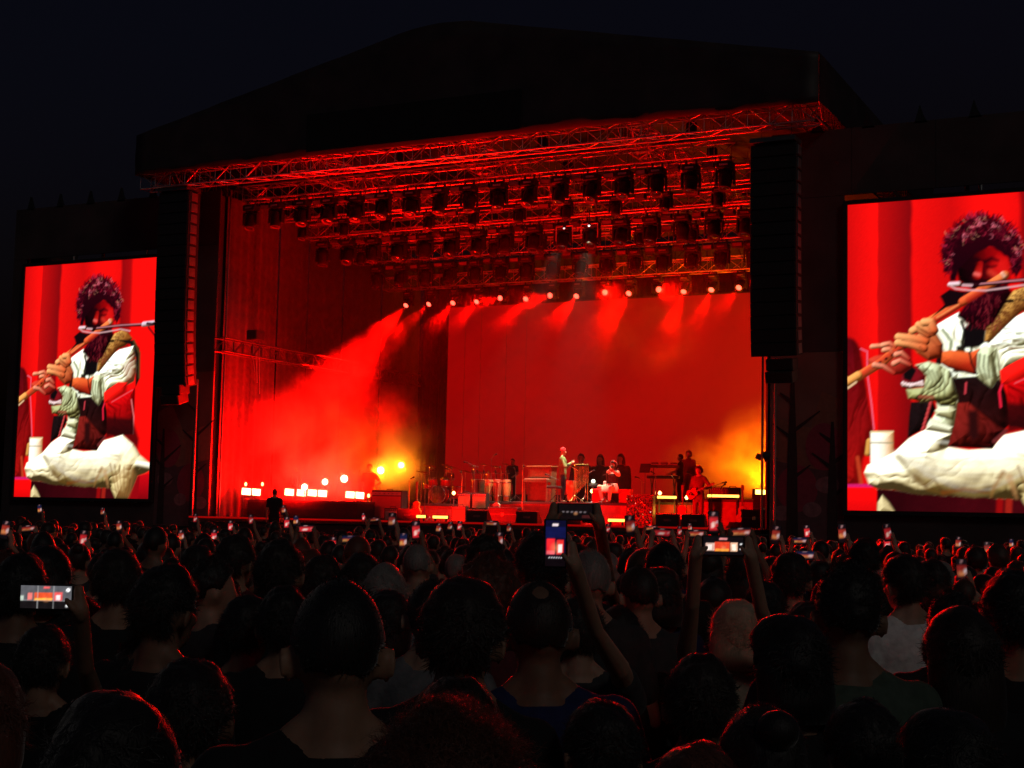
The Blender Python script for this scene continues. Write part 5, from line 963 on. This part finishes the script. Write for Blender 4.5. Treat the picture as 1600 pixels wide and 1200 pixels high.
PLAIN = lambda i: bmesh_('plain%d' % i, pose=[{}, dict(hl=(-.12, .24, 1.08), hr=(.14, .24, 1.08)), dict(hl=(-.27, .02, .82), hr=(.20, .18, 1.0))][i % 3], vox=.0105, slim=[1.0, 1.06, .95][i % 3], female=(i == 2))
near = [  # px, top, head width, hair, hair colour, shirt, skin, label
 (531, 905, 150, 'crop', 'black', 'black', 1, 'man with very short cropped hair and bare neck, biggest head left of the centre'),
 (725, 899, 132, 'short', 'dark', 'black', 1, 'man with fuller dark hair between the cropped man and the balding man'),
 (843, 907, 106, 'bald', 'dark', 'navy', 2, 'man with a bald spot and dark blue shirt under the raised portrait phone'),
 (603, 880, 74, 'long', 'grey', 'grey', 0, 'person with pale grey red-rimmed hair just right of the cropped man'),
 (676, 906, 78, 'crop', 'black', 'grey', 0, 'person whose ear shows left of the man with fuller dark hair'),
 (446, 914, 84, 'short', 'black', 'black', 1, 'dark-haired person partly behind the left of the cropped man'),
 (262, 880, 100, 'short', 'black', 'black', 2, 'large dark head right of the glowing landscape phone'),
 (389, 929, 78, 'short', 'black', 'black', 1, 'dark head with a pale left rim, second left of the cropped man'),
 (352, 903, 54, 'tight', 'black', 'charcoal', 1, 'small dark head above the pale-rimmed head at the left'),
 (232, 990, 104, 'curly', 'dark', 'black', 1, 'person with messy curls below the hand holding the landscape phone'),
 (300, 1026, 132, 'short', 'black', 'black', 1, 'dark round head below and right of the messy curls'),
 (178, 1072, 205, 'long', 'black', 'black', 1, 'very near long-haired dark head in the lower left'),
 (-18, 1035, 130, 'long', 'auburn', 'black', 1, 'reddish long hair cut off by the left edge of the photo'),
 (-2, 940, 56, 'short', 'black', 'black', 1, 'dark head at the left edge just below the landscape phone'),
 (712, 1057, 150, 'short', 'dark', 'charcoal', 1, 'rounded dark head just behind the frizzy red-lit hair'),
 (705, 1092, 300, 'frizzy', 'auburn', 'black', 0, 'person with big frizzy reddish hair at the bottom of the photo'),
 (846, 828, 84, 'short', 'black', 'charcoal', 1, 'dark-haired man directly behind the raised portrait phone'),
 (921, 858, 68, 'crop', 'grey', 'charcoal', 0, 'grey-headed person right of the raised portrait phone'),
 (762, 868, 100, 'curly', 'auburn', 'maroon', 0, 'person with curly reddish hair left of the portrait phone'),
 (760, 836, 62, 'curly', 'dark', 'black', 1, 'dark curly head above the reddish curls'),
 (1325, 879, 104, 'tight', 'black', 'green', 2, 'man with tight dark curls and greenish shirt in front of the white shirt'),
 (1413, 864, 66, 'short', 'dark', 'white', 0, 'person in a loose white shirt at the right'),
 (1236, 862, 62, 'short', 'dark', 'white', 0, 'person in white shirt behind the blonde woman and to her right'),
 (1232, 955, 122, 'bob', 'black', 'black', 1, 'black bobbed head right of the blonde woman'),
 (1500, 948, 112, 'long', 'dark', 'black', 1, 'long dark hair with faint red sheen near the right edge'),
 (1586, 888, 104, 'short', 'black', 'black', 1, 'tall dark head cut off by the right edge of the photo'),
 (1095, 1020, 112, 'short', 'dark', 'black', 1, 'dark head with a red rim below the blonde woman'),
 (1090, 1157, 150, 'short', 'auburn', 'black', 1, 'red-rimmed head just showing at the bottom edge right of the frizzy hair'),
 (1190, 1098, 140, 'bun', 'black', 'black', 1, 'black head with a bun in the dark lower right'),
 (1480, 1100, 150, 'bob', 'black', 'black', 1, 'near black bobbed head in the lower right'),
 (1350, 1090, 120, 'short', 'black', 'black', 1, 'barely visible black head below the greenish shirt'),
 (940, 1090, 120, 'short', 'black', 'navy', 1, 'barely visible black head right of the frizzy hair'),
 (998, 884, 62, 'crop', 'dark', 'charcoal', 0, 'pale-rimmed short hair right of the raised forearm'),
 (1039, 846, 58, 'short', 'black', 'black', 1, 'dark head left of the two hands holding a landscape phone'),
 (185, 856, 76, 'short', 'dark', 'black', 1, 'rounded dark head above the hand of the landscape phone'),
 (75, 848, 80, 'bob', 'black', 'black', 1, 'dark bobbed head above the landscape phone at the left'),
 (35, 862, 84, 'short', 'black', 'black', 2, 'dark head above the left end of the landscape phone'),
 (371, 834, 60, 'short', 'dark', 'maroon', 1, 'dark round head under the row of square lamps'),
 (440, 842, 76, 'short', 'dark', 'black', 1, 'wide dark head under the round lamps'),
 (505, 866, 64, 'short', 'dark', 'black', 1, 'dark head left of the pale grey hair and higher'),
 (566, 862, 64, 'short', 'dark', 'maroon', 1, 'dark red-rimmed head above the pale grey hair'),
 (652, 850, 44, 'crop', 'grey', 'black', 0, 'person with close grey hair below the drum kit'),
 (1456, 872, 50, 'short', 'dark', 'black', 1, 'dark head right of the person in the loose white shirt'),
 (1470, 915, 56, 'curly', 'auburn', 'black', 1, 'reddish head above the long dark hair near the right edge'),
 (1350, 840, 48, 'short', 'black', 'black', 1, 'dark head just above the tight dark curls'),
 (1160, 858, 52, 'long', 'dark', 'black', 1, 'dark-haired head seen between the two raised arms'),
 (310, 850, 52, 'short', 'dark', 'maroon', 1, 'dark head between the landscape phone and the stage edge'),
 (130, 930, 64, 'short', 'dark', 'black', 1, 'dark head behind the hand of the landscape phone'),
 (968, 946, 70, 'long', 'black', 'black', 1, 'long black hair behind the raised bare forearm'),
]
taken = []
rr = random.Random(3)
for i, (x, y, wp, hk, hc, sc_, sk_, lb) in enumerate(near):
    P, s, d = place(x, y, wp, hk); taken.append((P[0], P[1], .30))
    rz_, tl_ = (face_to(P)+rr.uniform(-.4, .4), rr.uniform(-.05, .05)) if i > 2 else (math.atan2(-(P[0]-CAM[0]), P[1]-CAM[1])+(.04, -.12, .1)[i], (0, .03, -.02)[i]); off = math.sin(tl_)*1.65*s     # the lean keeps the head where it is
    person((P[0]-off*math.cos(rz_), P[1]-off*math.sin(rz_), 0), rz_, s, PLAIN((i*2+(1 if hk in ('long', 'bob', 'frizzy', 'bun') else 0)) % 3), hk, hc, sc_, 'black', sk_, lb, 'people in the near crowd', seed=i % 3, tilt=tl_)
# --- phones
def stage_pic(nx, ny, kind, seed):            # what the phone cameras show: dark sky, red stage, bright side screens
    p = Paint(nx, ny, nx/ny, 3); r = random.Random(seed); p.img[:] = lin((8, 8, 22))
    h = lambda a, b_, c_, d_, col, al=1: p.poly([(a, b_), (c_, b_), (c_, d_), (a, d_)], col, a=al)
    if kind == 'wide':
        h(0,.0,1,1,lin((95,95,100))); h(0,.0,1,.33,lin((24,20,22))); h(0,.33,.06,.55,lin((200,215,200))); h(.27,.36,.63,.70,(.9,.10,.03)); h(.27,.36,.63,.46,(1.1,.35,.05)); h(.14,.38,.23,.68,(1.1,.25,.22)); h(.66,.36,.82,.72,(1,.12,.12)); h(.70,.38,.78,.6,(1.2,1,1)); h(.33,0,.338,1,(.6,.6,.6)); h(.645,0,.653,1,(.7,.7,.7)); h(.45,.88,.57,.97,(1.1,.15,.15)); h(.0,.34,1,.355,(.5,.5,.5))
        p.stroke([(.93,.83),(.932,.832)],.17,(1.3,1.3,1.3)); p.stroke([(.92,.14),(.922,.142)],.13,(.9,.9,.9)); p.stroke([(.30,.40),(.6,.42)],.06,(1.4,.7,.1))
    elif kind == 'tall':
        h(0,.0,1,1,lin((10,10,40))); h(0,.62,1,.86,lin((16,20,70))); h(.06,.26,.47,.60,(.95,.02,.03)); h(.06,.26,.47,.34,(.9,.12,.14)); h(.56,.26,.9,.58,(.9,.03,.03)); h(.63,.30,.83,.48,(1.1,1,.95)); h(0,.0,1,.24,lin((12,6,10))); h(.33,.88,.62,.93,(1.1,.9,.95))
        for k in range(6): p.stroke([(.2+.12*k,.19),(.205+.12*k,.19)],.03,(.7,.7,.75))
    elif kind == 'mid':
        h(0,0,1,1,lin((14,10,14))); h(.06,.22,.30,.66,(.75,.45,.36)); h(.10,.26,.22,.58,(1.1,.9,.8)); h(.28,.20,.66,.72,(.85,.06,.02)); h(.30,.20,.64,.34,(1.1,.38,.05)); h(.68,.20,.86,.70,(.95,.55,.35)); h(.72,.26,.82,.6,(1.2,1.05,.85)); h(.40,.84,.60,.95,(.9,.3,.3)); p.stroke([(.94,.62),(.95,.62)],.10,(.9,.9,.9)); p.stroke([(.94,.35),(.95,.35)],.10,(.8,.8,.8))
    elif kind == 'dark':
        h(0,0,1,1,lin((14,8,10))); [p.stroke([(.12+.13*k,.5),(.15+.13*k,.5)],.10,(.16,.13,.14),soft=.05) for k in range(6)]; h(.7,.1,.95,.3,(.06,.01,.01))
    else:
        q = r.random(); k_ = r.uniform(.5, 1.3); h(0,0,1,1,lin((16,12,20))); h(.05,.28,.95,.74,(.42,.015+.03*q,.02)); h(.08,.3,.35,.5,(.7,.10+.25*q,.08)); h(.66,.32,.9,.6,(.8,.5,.48)); h(.3,.3,.75,.40,(.7,.2,.05)); h(.38,.86,.62,.95,(.6,.3,.3)); h(0,0,1,.1,lin((10,8,10)))
        if q > .75: h(.05,.6,.95,.92,(.008,.012,.05))
        if q < .3: h(.1,.12,.9,.7,(.75,.02,.03)); h(.3,.25,.6,.5,(1.0,.75,.7))
        p.img *= k_
        p.stroke([(.82,.5),(.83,.5)],.10,(.8,.8,.85))
    p.img *= np.clip(1+.5*p.nz[..., None], .2, 2); p.stroke([(.5, .4), (.52, .4)], .05, (1.2, .5, .2), a=.6, soft=.25)
    return p.done()
PM = {}
def phone_mesh(kind, seed, ls):
    k = (kind, seed, ls)
    if k not in PM:
        w_, h_ = (.150, .072) if ls else (.072, .150); near_ = kind != 'tiny'; a, b_ = ((64, 30) if ls else (30, 64)) if near_ else ((16, 8) if ls else (8, 16))
        PM[k] = pixel_sheet('display', stage_pic(a, b_, kind, seed), w_-.010, h_-.010)
    return PM[k]
PB = {ls: MB().bbox((0, .0045, 0), (.150, .009, .072) if ls else (.072, .009, .150), .004).mesh('phone_body') for ls in (False, True)}
CAMB = MB().bbox((0, .0105, 0), (.03, .003, .03), .001).mesh('phone_camera')
def phone(P, rz, kind, seed, ls, label, group=None, sc=1, strength=1.0, tilt=0, roll=0):
    t = thing('phone', label, 'phone', P, rz, group, sc); t.rotation_euler = (tilt, roll, rz)
    link(PB[ls], 'phone_body', mat('phone_case', (.02, .02, .022), .4), t); c = link(CAMB, 'camera_bump', BLACK, t); c.location = (.05, .0, .012) if ls else (-.015, 0, .05)
    d_ = link(phone_mesh(kind, seed, ls), 'display', attr_mat('phone_screen_near' if kind != 'tiny' else 'phone_screen_far', strength, kind != 'tiny'), t); w_, h_ = (.140, .062) if ls else (.062, .140); d_.location = (-w_/2, -.0012, -h_/2); return t
# custom phone holders near the camera: phone point, body point
def holder(px, py, d, ls, kind, hx, hy, wp, hair, hcol, shirt, sk_, hands, label, plabel, psc=1.0, seed=0, rzoff=0, female=False):
    Q = atD(px, py, d); P, s, dd = place(hx, hy, wp, hair); rz = YAW+rzoff; Rm = Matrix.Rotation(-rz, 3, 'Z')
    l = Rm @ Vector((Q[0]-P[0], Q[1]-P[1], Q[2])); l = l/s; ps = psc/s; w2, h2 = (.075*ps, .036*ps) if ls else (.036*ps, .075*ps); grips = []; pose = {}
    up = Vector((0, 0, 1)); bk = Vector((0, 1, 0))
    for s_ in hands:
        if ls: A = l+Vector((s_*w2, 0, -.006)); W = A+Vector((s_*.035, -.015, -.105)); grips.append((s_, A, Vector((-s_, 0, 0)), up, bk))
        else: A = l+Vector((s_*w2, 0, -h2*.45)); W = A+Vector((s_*.028, -.02, -.11)); grips.append((s_, A, Vector((-s_, 0, 0)), up, bk))
        k = 'hl' if s_ < 0 else 'hr'; pose[k] = W; pose['el' if s_ < 0 else 'er'] = (s_*.75, .1, -.6)
    ms = person_meshes(pose, .0068, grips, female=female); taken.append((P[0], P[1], .3))
    person((P[0], P[1], 0), rz, s, ms, hair, hcol, shirt, 'black', sk_, label, 'people in the near crowd', seed=seed)
    phone(Q, rz, kind, seed, ls, plabel, None, psc); return l
h1 = holder(868, 849, 4.55, False, 'tall', 905, 930, 80, 'short', 'dark', 'charcoal', 0, (1,), 'person raising one bare arm to film with a portrait phone', 'portrait phone filming the stage, largest in the middle of the crowd')
h2 = holder(72, 933, 4.07, True, 'wide', 70, 975, 84, 'short', 'black', 'black', 1, (1,), 'person at the left filming with a landscape phone held in front', 'landscape phone with bright grey picture at the left edge')
h3 = holder(1130, 853, 5.2, True, 'mid', 1150, 934, 80, 'bob', 'blonde', 'beige', 0, (-1, 1), 'blonde woman raising both arms to film', 'landscape phone held up by two hands above the blonde woman', seed=1, female=True)
h4 = holder(899, 800, 6.2, True, 'dark', 905, 850, 60, 'short', 'black', 'black', 1, (-1, 1), 'person raising both dark arms against the red stage', 'dark landscape phone between two raised silhouetted hands', seed=3)
print('phone local', h1, h2, h3, h4)
# --- crowd further forward, filming: pose sets shared by many
UPM = {}
def up_mesh(ls, lift):
    k = (ls, lift)
    if k not in UPM:
        l = Vector((.06 if not ls else 0, .33, lift)); up = Vector((0, 0, 1)); bk = Vector((0, 1, 0)); grips = []; pose = {}
        for s_ in ((1,) if not ls else (-1, 1)):
            A = l+(Vector((s_*.036, 0, -.034)) if not ls else Vector((s_*.075, 0, -.006))); W = A+Vector((s_*.03, -.02, -.105)); grips.append((s_, A, Vector((-s_, 0, 0)), up, bk)); pose['hl' if s_ < 0 else 'hr'] = W; pose['el' if s_ < 0 else 'er'] = (s_*.7, .1, -.6)
        UPM[k] = (person_meshes(pose, .013, grips, dec=.5), l)
    return UPM[k]
far_ph = [(8,828,13,0),(44,826,16,1),(130,842,14,0),(186,823,20,0),(242,840,12.8,1),(283,838,19,0),(334,838,18,0),(305,810,26,0),(62,796,24,0),(160,800,27,0),
 (448,817,20,0),(462,814,22,0),(478,826,15,1),(443,797,26,0),(547,843,13,1),(585,812,26,1),(612,814,15,0),(650,829,13,0),(630,846,14,0),(520,850,17,0),(685,826,22,0),(703,823,24,0),(718,822,24,0),(768,818,20,1),(780,845,14,0),(795,826,24,0),(985,822,11.5,0),(1017,825,22,1),(1035,832,13,1),(1062,830,24,0),(1078,825,26,0),(1088,834,14,1),(1115,816,11,0),(1158,832,11.5,1),(1212,836,13,0),(1250,845,16,1),(1261,831,18,0),(1258,868,12,1),(1316,834,13,0),(1387,832,14,0),(1386,850,16,0),(1412,858,22,0),(1497,849,18,0),(1503,892,10,0),(1543,858,16,0),(1542,868,19,0),(1316,872,18,0),(1448,858,25,0),(1580,850,24,0),(950,826,26,0),(860,830,28,0),(392,812,24,0),(568,808,30,0),(360,822,22,0)]
rf = random.Random(9); cols = ['black', 'black', 'black', 'charcoal', 'charcoal', 'grey', 'navy', 'maroon', 'white']
ZONES = [(235, 'below the left video screen'), (350, 'below the left loudspeakers'), (650, 'before the red smoke'), (820, 'before the drums'), (1000, 'before the singer'), (1195, 'before the keyboards'), (1325, 'below the right loudspeakers'), (9999, 'below the right video screen')]
def zone(x): return next(n for e, n in ZONES if x < e)
PLABEL = {}; pend = []
for i, (x, y, d, ls) in enumerate(far_ph):
    if any(abs(d-6) < 0 for _ in ()): pass
    Q = atD(x, y, d); psc = 1.12
    lift = min((1.66, 1.8, 1.95), key=lambda q: abs(q-Q[2]/.985)); ms, l = up_mesh(bool(ls), lift); s = min(max(Q[2]/lift, .88), 1.12); rz = YAW+rf.uniform(-.15, .15)
    off = Matrix.Rotation(rz, 3, 'Z') @ Vector((l.x*s, l.y*s, 0)); loc = (Q[0]-off.x, Q[1]-off.y, Q[2]-lift*s if abs(Q[2]-lift*s) < 0 else 0)
    taken.append((loc[0], loc[1], .26)); hk = rf.choice(['short', 'crop', 'bob', 'curly', 'long'])
    pend.append((x, d, 'p', dict(loc=loc, rz=rz, sc=s, meshes=ms, hair=hk, hcol=rf.choice(['black', 'dark', 'dark', 'brown']), shirt=rf.choice(cols), trous='black', sk=rf.choice([0, 0, 1, 2]), seed=rf.randrange(2), fine=False), 'up', ls))
    phone((Q[0], Q[1], lift*s), rz, 'tiny', rf.randrange(14), bool(ls), '', 'phones held up in the crowd', psc, .7, rf.uniform(-.25, .1), rf.uniform(-.16, .16)).__setitem__('px', x)
LOWP = [tuple(x for x in bmesh_('low%d' % i, pose=[{}, dict(hl=(-.12, .24, 1.08), hr=(.14, .24, 1.08)), dict(hl=(-.27, .02, .82), hr=(.20, .18, 1.0))][i], vox=.022, female=(i == 2), slim=[1, 1.05, .95][i])) for i in range(3)]
fill = []
for row in range(120):
    d = 5.6+row*.12
    for k in range(14):
        x = rf.uniform(-60, 1660); dd = d+rf.uniform(-.3, .3); P = atD(x, 830, dd)
        if P[1] > -4.8 or any((P[0]-a)**2+(P[1]-b_)**2 < (r+.20)**2 for a, b_, r in taken): continue
        # keep the open views of the near phones and the white shirts free
        if dd < 6.6 and (840 < x < 960 or 1060 < x < 1200 or 1330 < x < 1460 or x < 160): continue
        taken.append((P[0], P[1], .24)); fill.append((x, dd, P))
fill.sort(key=lambda q: q[1]); fill = fill[:170]
for x, d, P in fill:
    hk = rf.choice(['short', 'short', 'crop', 'bob', 'curly', 'long', 'tight', 'bun']); hgt = rf.gauss(1.70, .095); hgt = min(max(hgt, 1.48), 1.90)
    pend.append((x, d, 'f', dict(loc=(P[0], P[1], 0), rz=face_to(P)+(rf.uniform(-.3, .3) if rf.random() < .75 else rf.uniform(-1.1, 1.1)), tilt=rf.uniform(-.06, .06), sc=hgt/1.76, meshes=LOWP[rf.randrange(3)], hair=hk, hcol=rf.choice(['black', 'black', 'dark', 'dark', 'brown', 'grey', 'auburn'] if hk != 'tight' else ['black']), shirt=rf.choice(cols), trous='black', sk=rf.choice([0, 0, 1, 2]), seed=rf.randrange(2), fine=d < 8), 'plain', 0))
# labels: look, depth and the part of the stage behind; then the order from the left among look-alikes
HN = dict(short='short', crop='cropped', bob='bobbed', curly='curly', long='long', tight='tightly curled', bun='tied up')
SN = dict(black='black', charcoal='dark grey', grey='grey', navy='navy', maroon='maroon', white='white')
def dep(d): return 'nearer crowd' if d < 9 else 'middle crowd' if d < 16 else 'far crowd'
groups = {}
for q in pend:
    x, d, k, kw, pose, ls = q
    key = f"{HN[kw['hair']]} {kw['hcol']} hair, {SN[kw['shirt']]} top{', filming' if pose == 'up' else ''}, {dep(d)}"
    groups.setdefault((key, zone(x)), []).append(q)
for (key, z_), qs in groups.items():
    qs.sort(key=lambda q: q[0])
    for i, (x, d, k, kw, pose, ls) in enumerate(qs):
        lb = f'{key}, {z_}' if len(qs) == 1 else f'{ORD[i]} from left: {key}, {z_}'
        person(label=lb, group='people in the crowd', **kw)
phs = {}
for o in [o for o in COL.objects if o.name.startswith('phone') and 'px' in o.keys()]:
    x = o['px']; phs.setdefault((zone(x), 'landscape' if o.children[0].data == PB[True] else 'portrait'), []).append((x, o)); del o['px']
for (z_, ori), os_ in phs.items():
    os_.sort(key=lambda q: q[0])
    for i, (x, o) in enumerate(os_): o['label'] = f'small lit {ori} phone held up {z_}' if len(os_) == 1 else f'{ORD[i]} from left, small lit {ori} phone held up {z_}'
# the mass of people up to the barrier, too far and too many to count
lowb = voxel_low = person_meshes({}, .035, (), dec=.5)
def np_mesh(me):
    v = np.empty(len(me.vertices)*3); me.vertices.foreach_get('co', v); return v.reshape(-1, 3), [tuple(p.vertices) for p in me.polygons]
vt, ft = np_mesh(lowb[2]); vb, fb = np_mesh(lowb[0]); vsh, fsh = np_mesh(lowb[1]); hv = MB(); hh = hair_mesh('short', 1, False); vh, fh = np_mesh(hh)
mass_b, mass_s, mass_h, mass_t = MB(), MB(), MB(), MB(); cnt = 0
for k in range(9000):
    if cnt >= 760: break
    dd = rf.uniform(12.5, 34); x = rf.uniform(-80, 1680)
    if k % 3 == 0: dd = rf.uniform(4, 32); x = rf.choice((rf.uniform(-500, -120), rf.uniform(1720, 2250)))
    P = atD(x, 830, dd)
    if P[1] > -4.6 or any((P[0]-a)**2+(P[1]-b_)**2 < (r+.2)**2 for a, b_, r in taken): continue
    taken.append((P[0], P[1], .22)); cnt += 1; s = min(max(rf.gauss(1.69, .08), 1.52), 1.88)/1.76; rz = face_to(P)+rf.uniform(-.3, .3); c, s2 = math.cos(rz), math.sin(rz); Rz = np.array([[c, -s2, 0], [s2, c, 0], [0, 0, 1]])
    keep = lambda V: (V*s)@Rz.T+np.array([P[0], P[1], 0])
    mass_b.add(keep(vb), fb, True); mass_s.add(keep(vsh), fsh, True); mass_t.add(keep(vt), ft, True); mass_h.add(keep(vh*np.array([1, 1, 1])), fh, True)
t = thing('crowd', 'dense dark mass of spectators filling the ground up to the stage', 'crowd', (0, -10, 0)); t['kind'] = 'stuff'
for mb, nm, M in ((mass_b, 'bodies', skin(1)), (mass_s, 'shirts', clothm('black')), (mass_t, 'trousers', clothm('charcoal')), (mass_h, 'hair', hairm('dark'))):
    o = kid(mb, nm, M, t, (0, -10, 0)); o['kind'] = 'stuff'
print('people', len(pend)+len(near)+4, 'mass', cnt)

# ------------------------------------------------------------------ the band
OLIVE = mat('olive_jacket', (.17, .25, .09), .85, scale=20); REDWOOL = mat('red_wool', (.55, .03, .04), .9, scale=60)
DROBE = mat('dark_green_robe', (.06, .065, .035), .9, scale=20); DNAVY = mat('dark_navy_coat', (.02, .02, .03), .9, scale=20); MAROON = mat('dark_red_suit', (.22, .02, .025), .8, scale=20)
def performer(x, ytop, v, base, label, rz, pose=None, clothes='tee', hair='short', hcol='black', shirt='black', trous='black', sk=1, h=None):
    P = atV(x, ytop, v); s = (P[2]-base)/(h or 1.77) if h is None else h
    ms = person_meshes(pose, .02, (), clothes); return person((P[0], P[1], base), rz, s, ms, hair, hcol, shirt, trous, sk, label, None, fine=False), s
sg, s = performer(880, 699, 4.3, RZ+.003, 'standing singer in an olive jacket and red beanie beside the piano', R_(-70), dict(hl=(-.10, .27, 1.30), hr=(.10, .26, 1.26)), 'jacket', 'crop', 'dark', OLIVE, 'denim', 0)
cap_ = MB().lathe([(.094, 0), (.100, .03), (.096, .07), (.078, .105), (.04, .125), (.01, .13)], (0, -.006, 1.648), n=18).build('beanie', REDWOOL, sg)
tag(MB().lathe([(.012, -.09), (.014, .0), (.026, .012), (.027, .035), (.012, .055)], (0, 0, 0), n=10).build('microphone', BLACK), 'hand microphone held to the mouth of the standing singer', 'microphone'); mic = bpy.data.objects['microphone.010'] if 'microphone.010' in bpy.data.objects else [o for o in COL.objects if o.get('label', '').startswith('hand microphone')][0]
mic.location = sg.matrix_basis @ Vector((0, .29*1, 1.42)); mic.rotation_euler = (R_(30), 0, R_(-70))
performer(908, 708, 7.0, Z0, 'tall figure in dark clothes standing behind the tube chimes', R_(190), {}, 'robe', 'short', 'black', DNAVY, 'black', 2)
performer(938, 710, 7.4, Z0, 'robed dark green figure, left one behind the flute player', R_(185), {}, 'robe', 'bob', 'black', DROBE, 'black', 1)
performer(970, 709, 7.0, Z0, 'robed dark green figure, right one behind the flute player', R_(175), {}, 'robe', 'bob', 'dark', DROBE, 'black', 1)
# seated flute player
seat = dict(pz=-.42, kl=(-.26, .40, .50), kr=(.22, .42, .50), al=(-.12, .30, .085), ar=(.16, .32, .085), hl=(-.36, .40, 1.00), hr=(-.20, .36, 1.05), el=(-.6, 0, -.5), er=(.7, .2, -.4))
fm = person_meshes(seat, .014, (), 'jacket'); fp = person((BX+.02, BY-.02, RZ+.004), R_(160), .95, fm, None, 'black', CREAM, CREAM, 1, 'seated flute player in loose cream clothes on the red bench')
hm_ = hair_mesh('curly', 2, False, -.42); o = link(hm_, 'hair', hairm('dark'), fp); MB().ell((0, .075, 1.10+.03), (.05, .04, .085), 12, 8).build('beard', hairm('black'), fp)
MB().loft([(0, .0, .62, .165, .125), (0, .0, .8, .185, .14), (0, 0, .93, .19, .135)], 16).build('waistcoat', mat('dark_waistcoat', (.03, .02, .02), .8), fp); MB().loft([(-.02, .14, .34, .30, .30), (-.02, .18, .50, .29, .27), (0, .06, .62, .19, .16)], 18).build('loose_trousers', CREAM, fp)
MB().bbox((.10, -.05, .98), (.07, .26, .02), .008, (R_(20), 0, 0)).build('shawl', TAN, fp)
M0 = Matrix.Translation((BX+.02, BY-.02, RZ+.004)) @ Matrix.Rotation(R_(160), 4, 'Z') @ Matrix.Scale(.95, 4); a, b_ = M0 @ Vector((.06, .12, 1.17)), M0 @ Vector((-.58, .52, .90))
fl = tag(MB().tube((0, 0, 0), b_-a, .014, .013, n=10).build('flute', mat('bamboo', (.45, .16, .07), .4, scale=20)), 'long bamboo flute played by the seated musician', 'flute'); fl.location = a
kp, s = performer(1063, 709, 6.1, 2.664, 'keyboard player in black standing at the right end of the keyboards', R_(100), dict(hl=(-.2, .36, 1.05), hr=(.2, .36, 1.05)), 'tee', 'short', 'black', 'black', 'black', 1)
performer(1076, 704, 6.6, 2.664, 'figure in a long dark red coat behind the guitarist', R_(170), {}, 'robe', 'curly', 'auburn', MAROON, 'black', 0)
gp, s = performer(1092, 728, 2.6, Z0, 'guitarist with dark mop of hair in dark red suit at the right', R_(170), dict(hl=(-.34, .22, 1.12), hr=(.12, .22, .98)), 'jacket', 'curly', 'black', mat('black_red_jacket', (.16, .03, .03), .8), MAROON, 0)
gt = thing('electric_guitar', 'electric guitar slung on the musician in the dark red suit', 'guitar', gp.matrix_basis @ Vector((.06, .19, 1.0)), R_(170)); gt.rotation_euler = (0, R_(20), R_(170))
MB().prism([(.20, -.14), (.24, .02), (.16, .13), (.06, .09), (-.02, .12), (-.12, .10), (-.10, .02), (-.13, -.10), (-.02, -.12), (.08, -.17)], -.02, .02).build('body', mat('red_guitar', (.5, .03, .02), .25), gt); MB().box((-.36, .005, .01), (.52, .018, .045)).build('neck', WOOD, gt); MB().box((-.66, .005, .02), (.14, .016, .07)).build('headstock', WOOD, gt)
MB().box((.08, .026, -.01), (.12, .012, .06)).build('pickup', BLACK, gt)
performer(578, 724, 5.0, Z0, 'dark silhouetted bass player in the red smoke', R_(190), dict(hl=(-.34, .2, 1.1), hr=(.12, .2, .95)), 'tee', 'short', 'black', 'black', 'black', 1)
performer(801, 716, 6.9, RZ+.003, 'percussionist in dark clothes behind the percussion rack', R_(185), dict(hl=(-.2, .34, 1.05), hr=(.2, .34, 1.0)), 'tee', 'short', 'black', 'black', 'black', 2)
performer(702, 742, 5.9, 2.508, 'drummer in dark clothes behind the drum kit', R_(190), dict(hl=(-.2, .34, 1.05), hr=(.2, .34, 1.0)), 'tee', 'short', 'black', 'maroon', 'black', 1, h=.72)
performer(463, 728, 4.0, 2.508, 'dim figure in red smoke among the round lamps', R_(195), {}, 'tee', 'short', 'black', 'maroon', 'black', 1)
# crew member on a low platform in the pit
P = atV(430, 800, -2.2); t = thing('pit_platform', 'small black platform in the pit below the lamp row', 'platform', (P[0], -2.2, 0)); MB().bbox((0, 0, 1.06), (1.0, 1.0, .06), .01).build('top', DECK, t)
for sx in (-.45, .45):
    for sy in (-.45, .45): MB().tube((sx, sy, 0), (sx, sy, 1.03), .025).build('leg', ALU, t)
for sz in (.3, .7): MB().tube((-.45, -.45, sz), (.45, -.45, sz), .015).build('brace', ALU, t)
performer(430, 763, -2.2, 1.092, 'crew member standing dark before the square lamps at the stage edge', R_(30), {}, 'tee', 'short', 'black', 'black', 'black', 1)
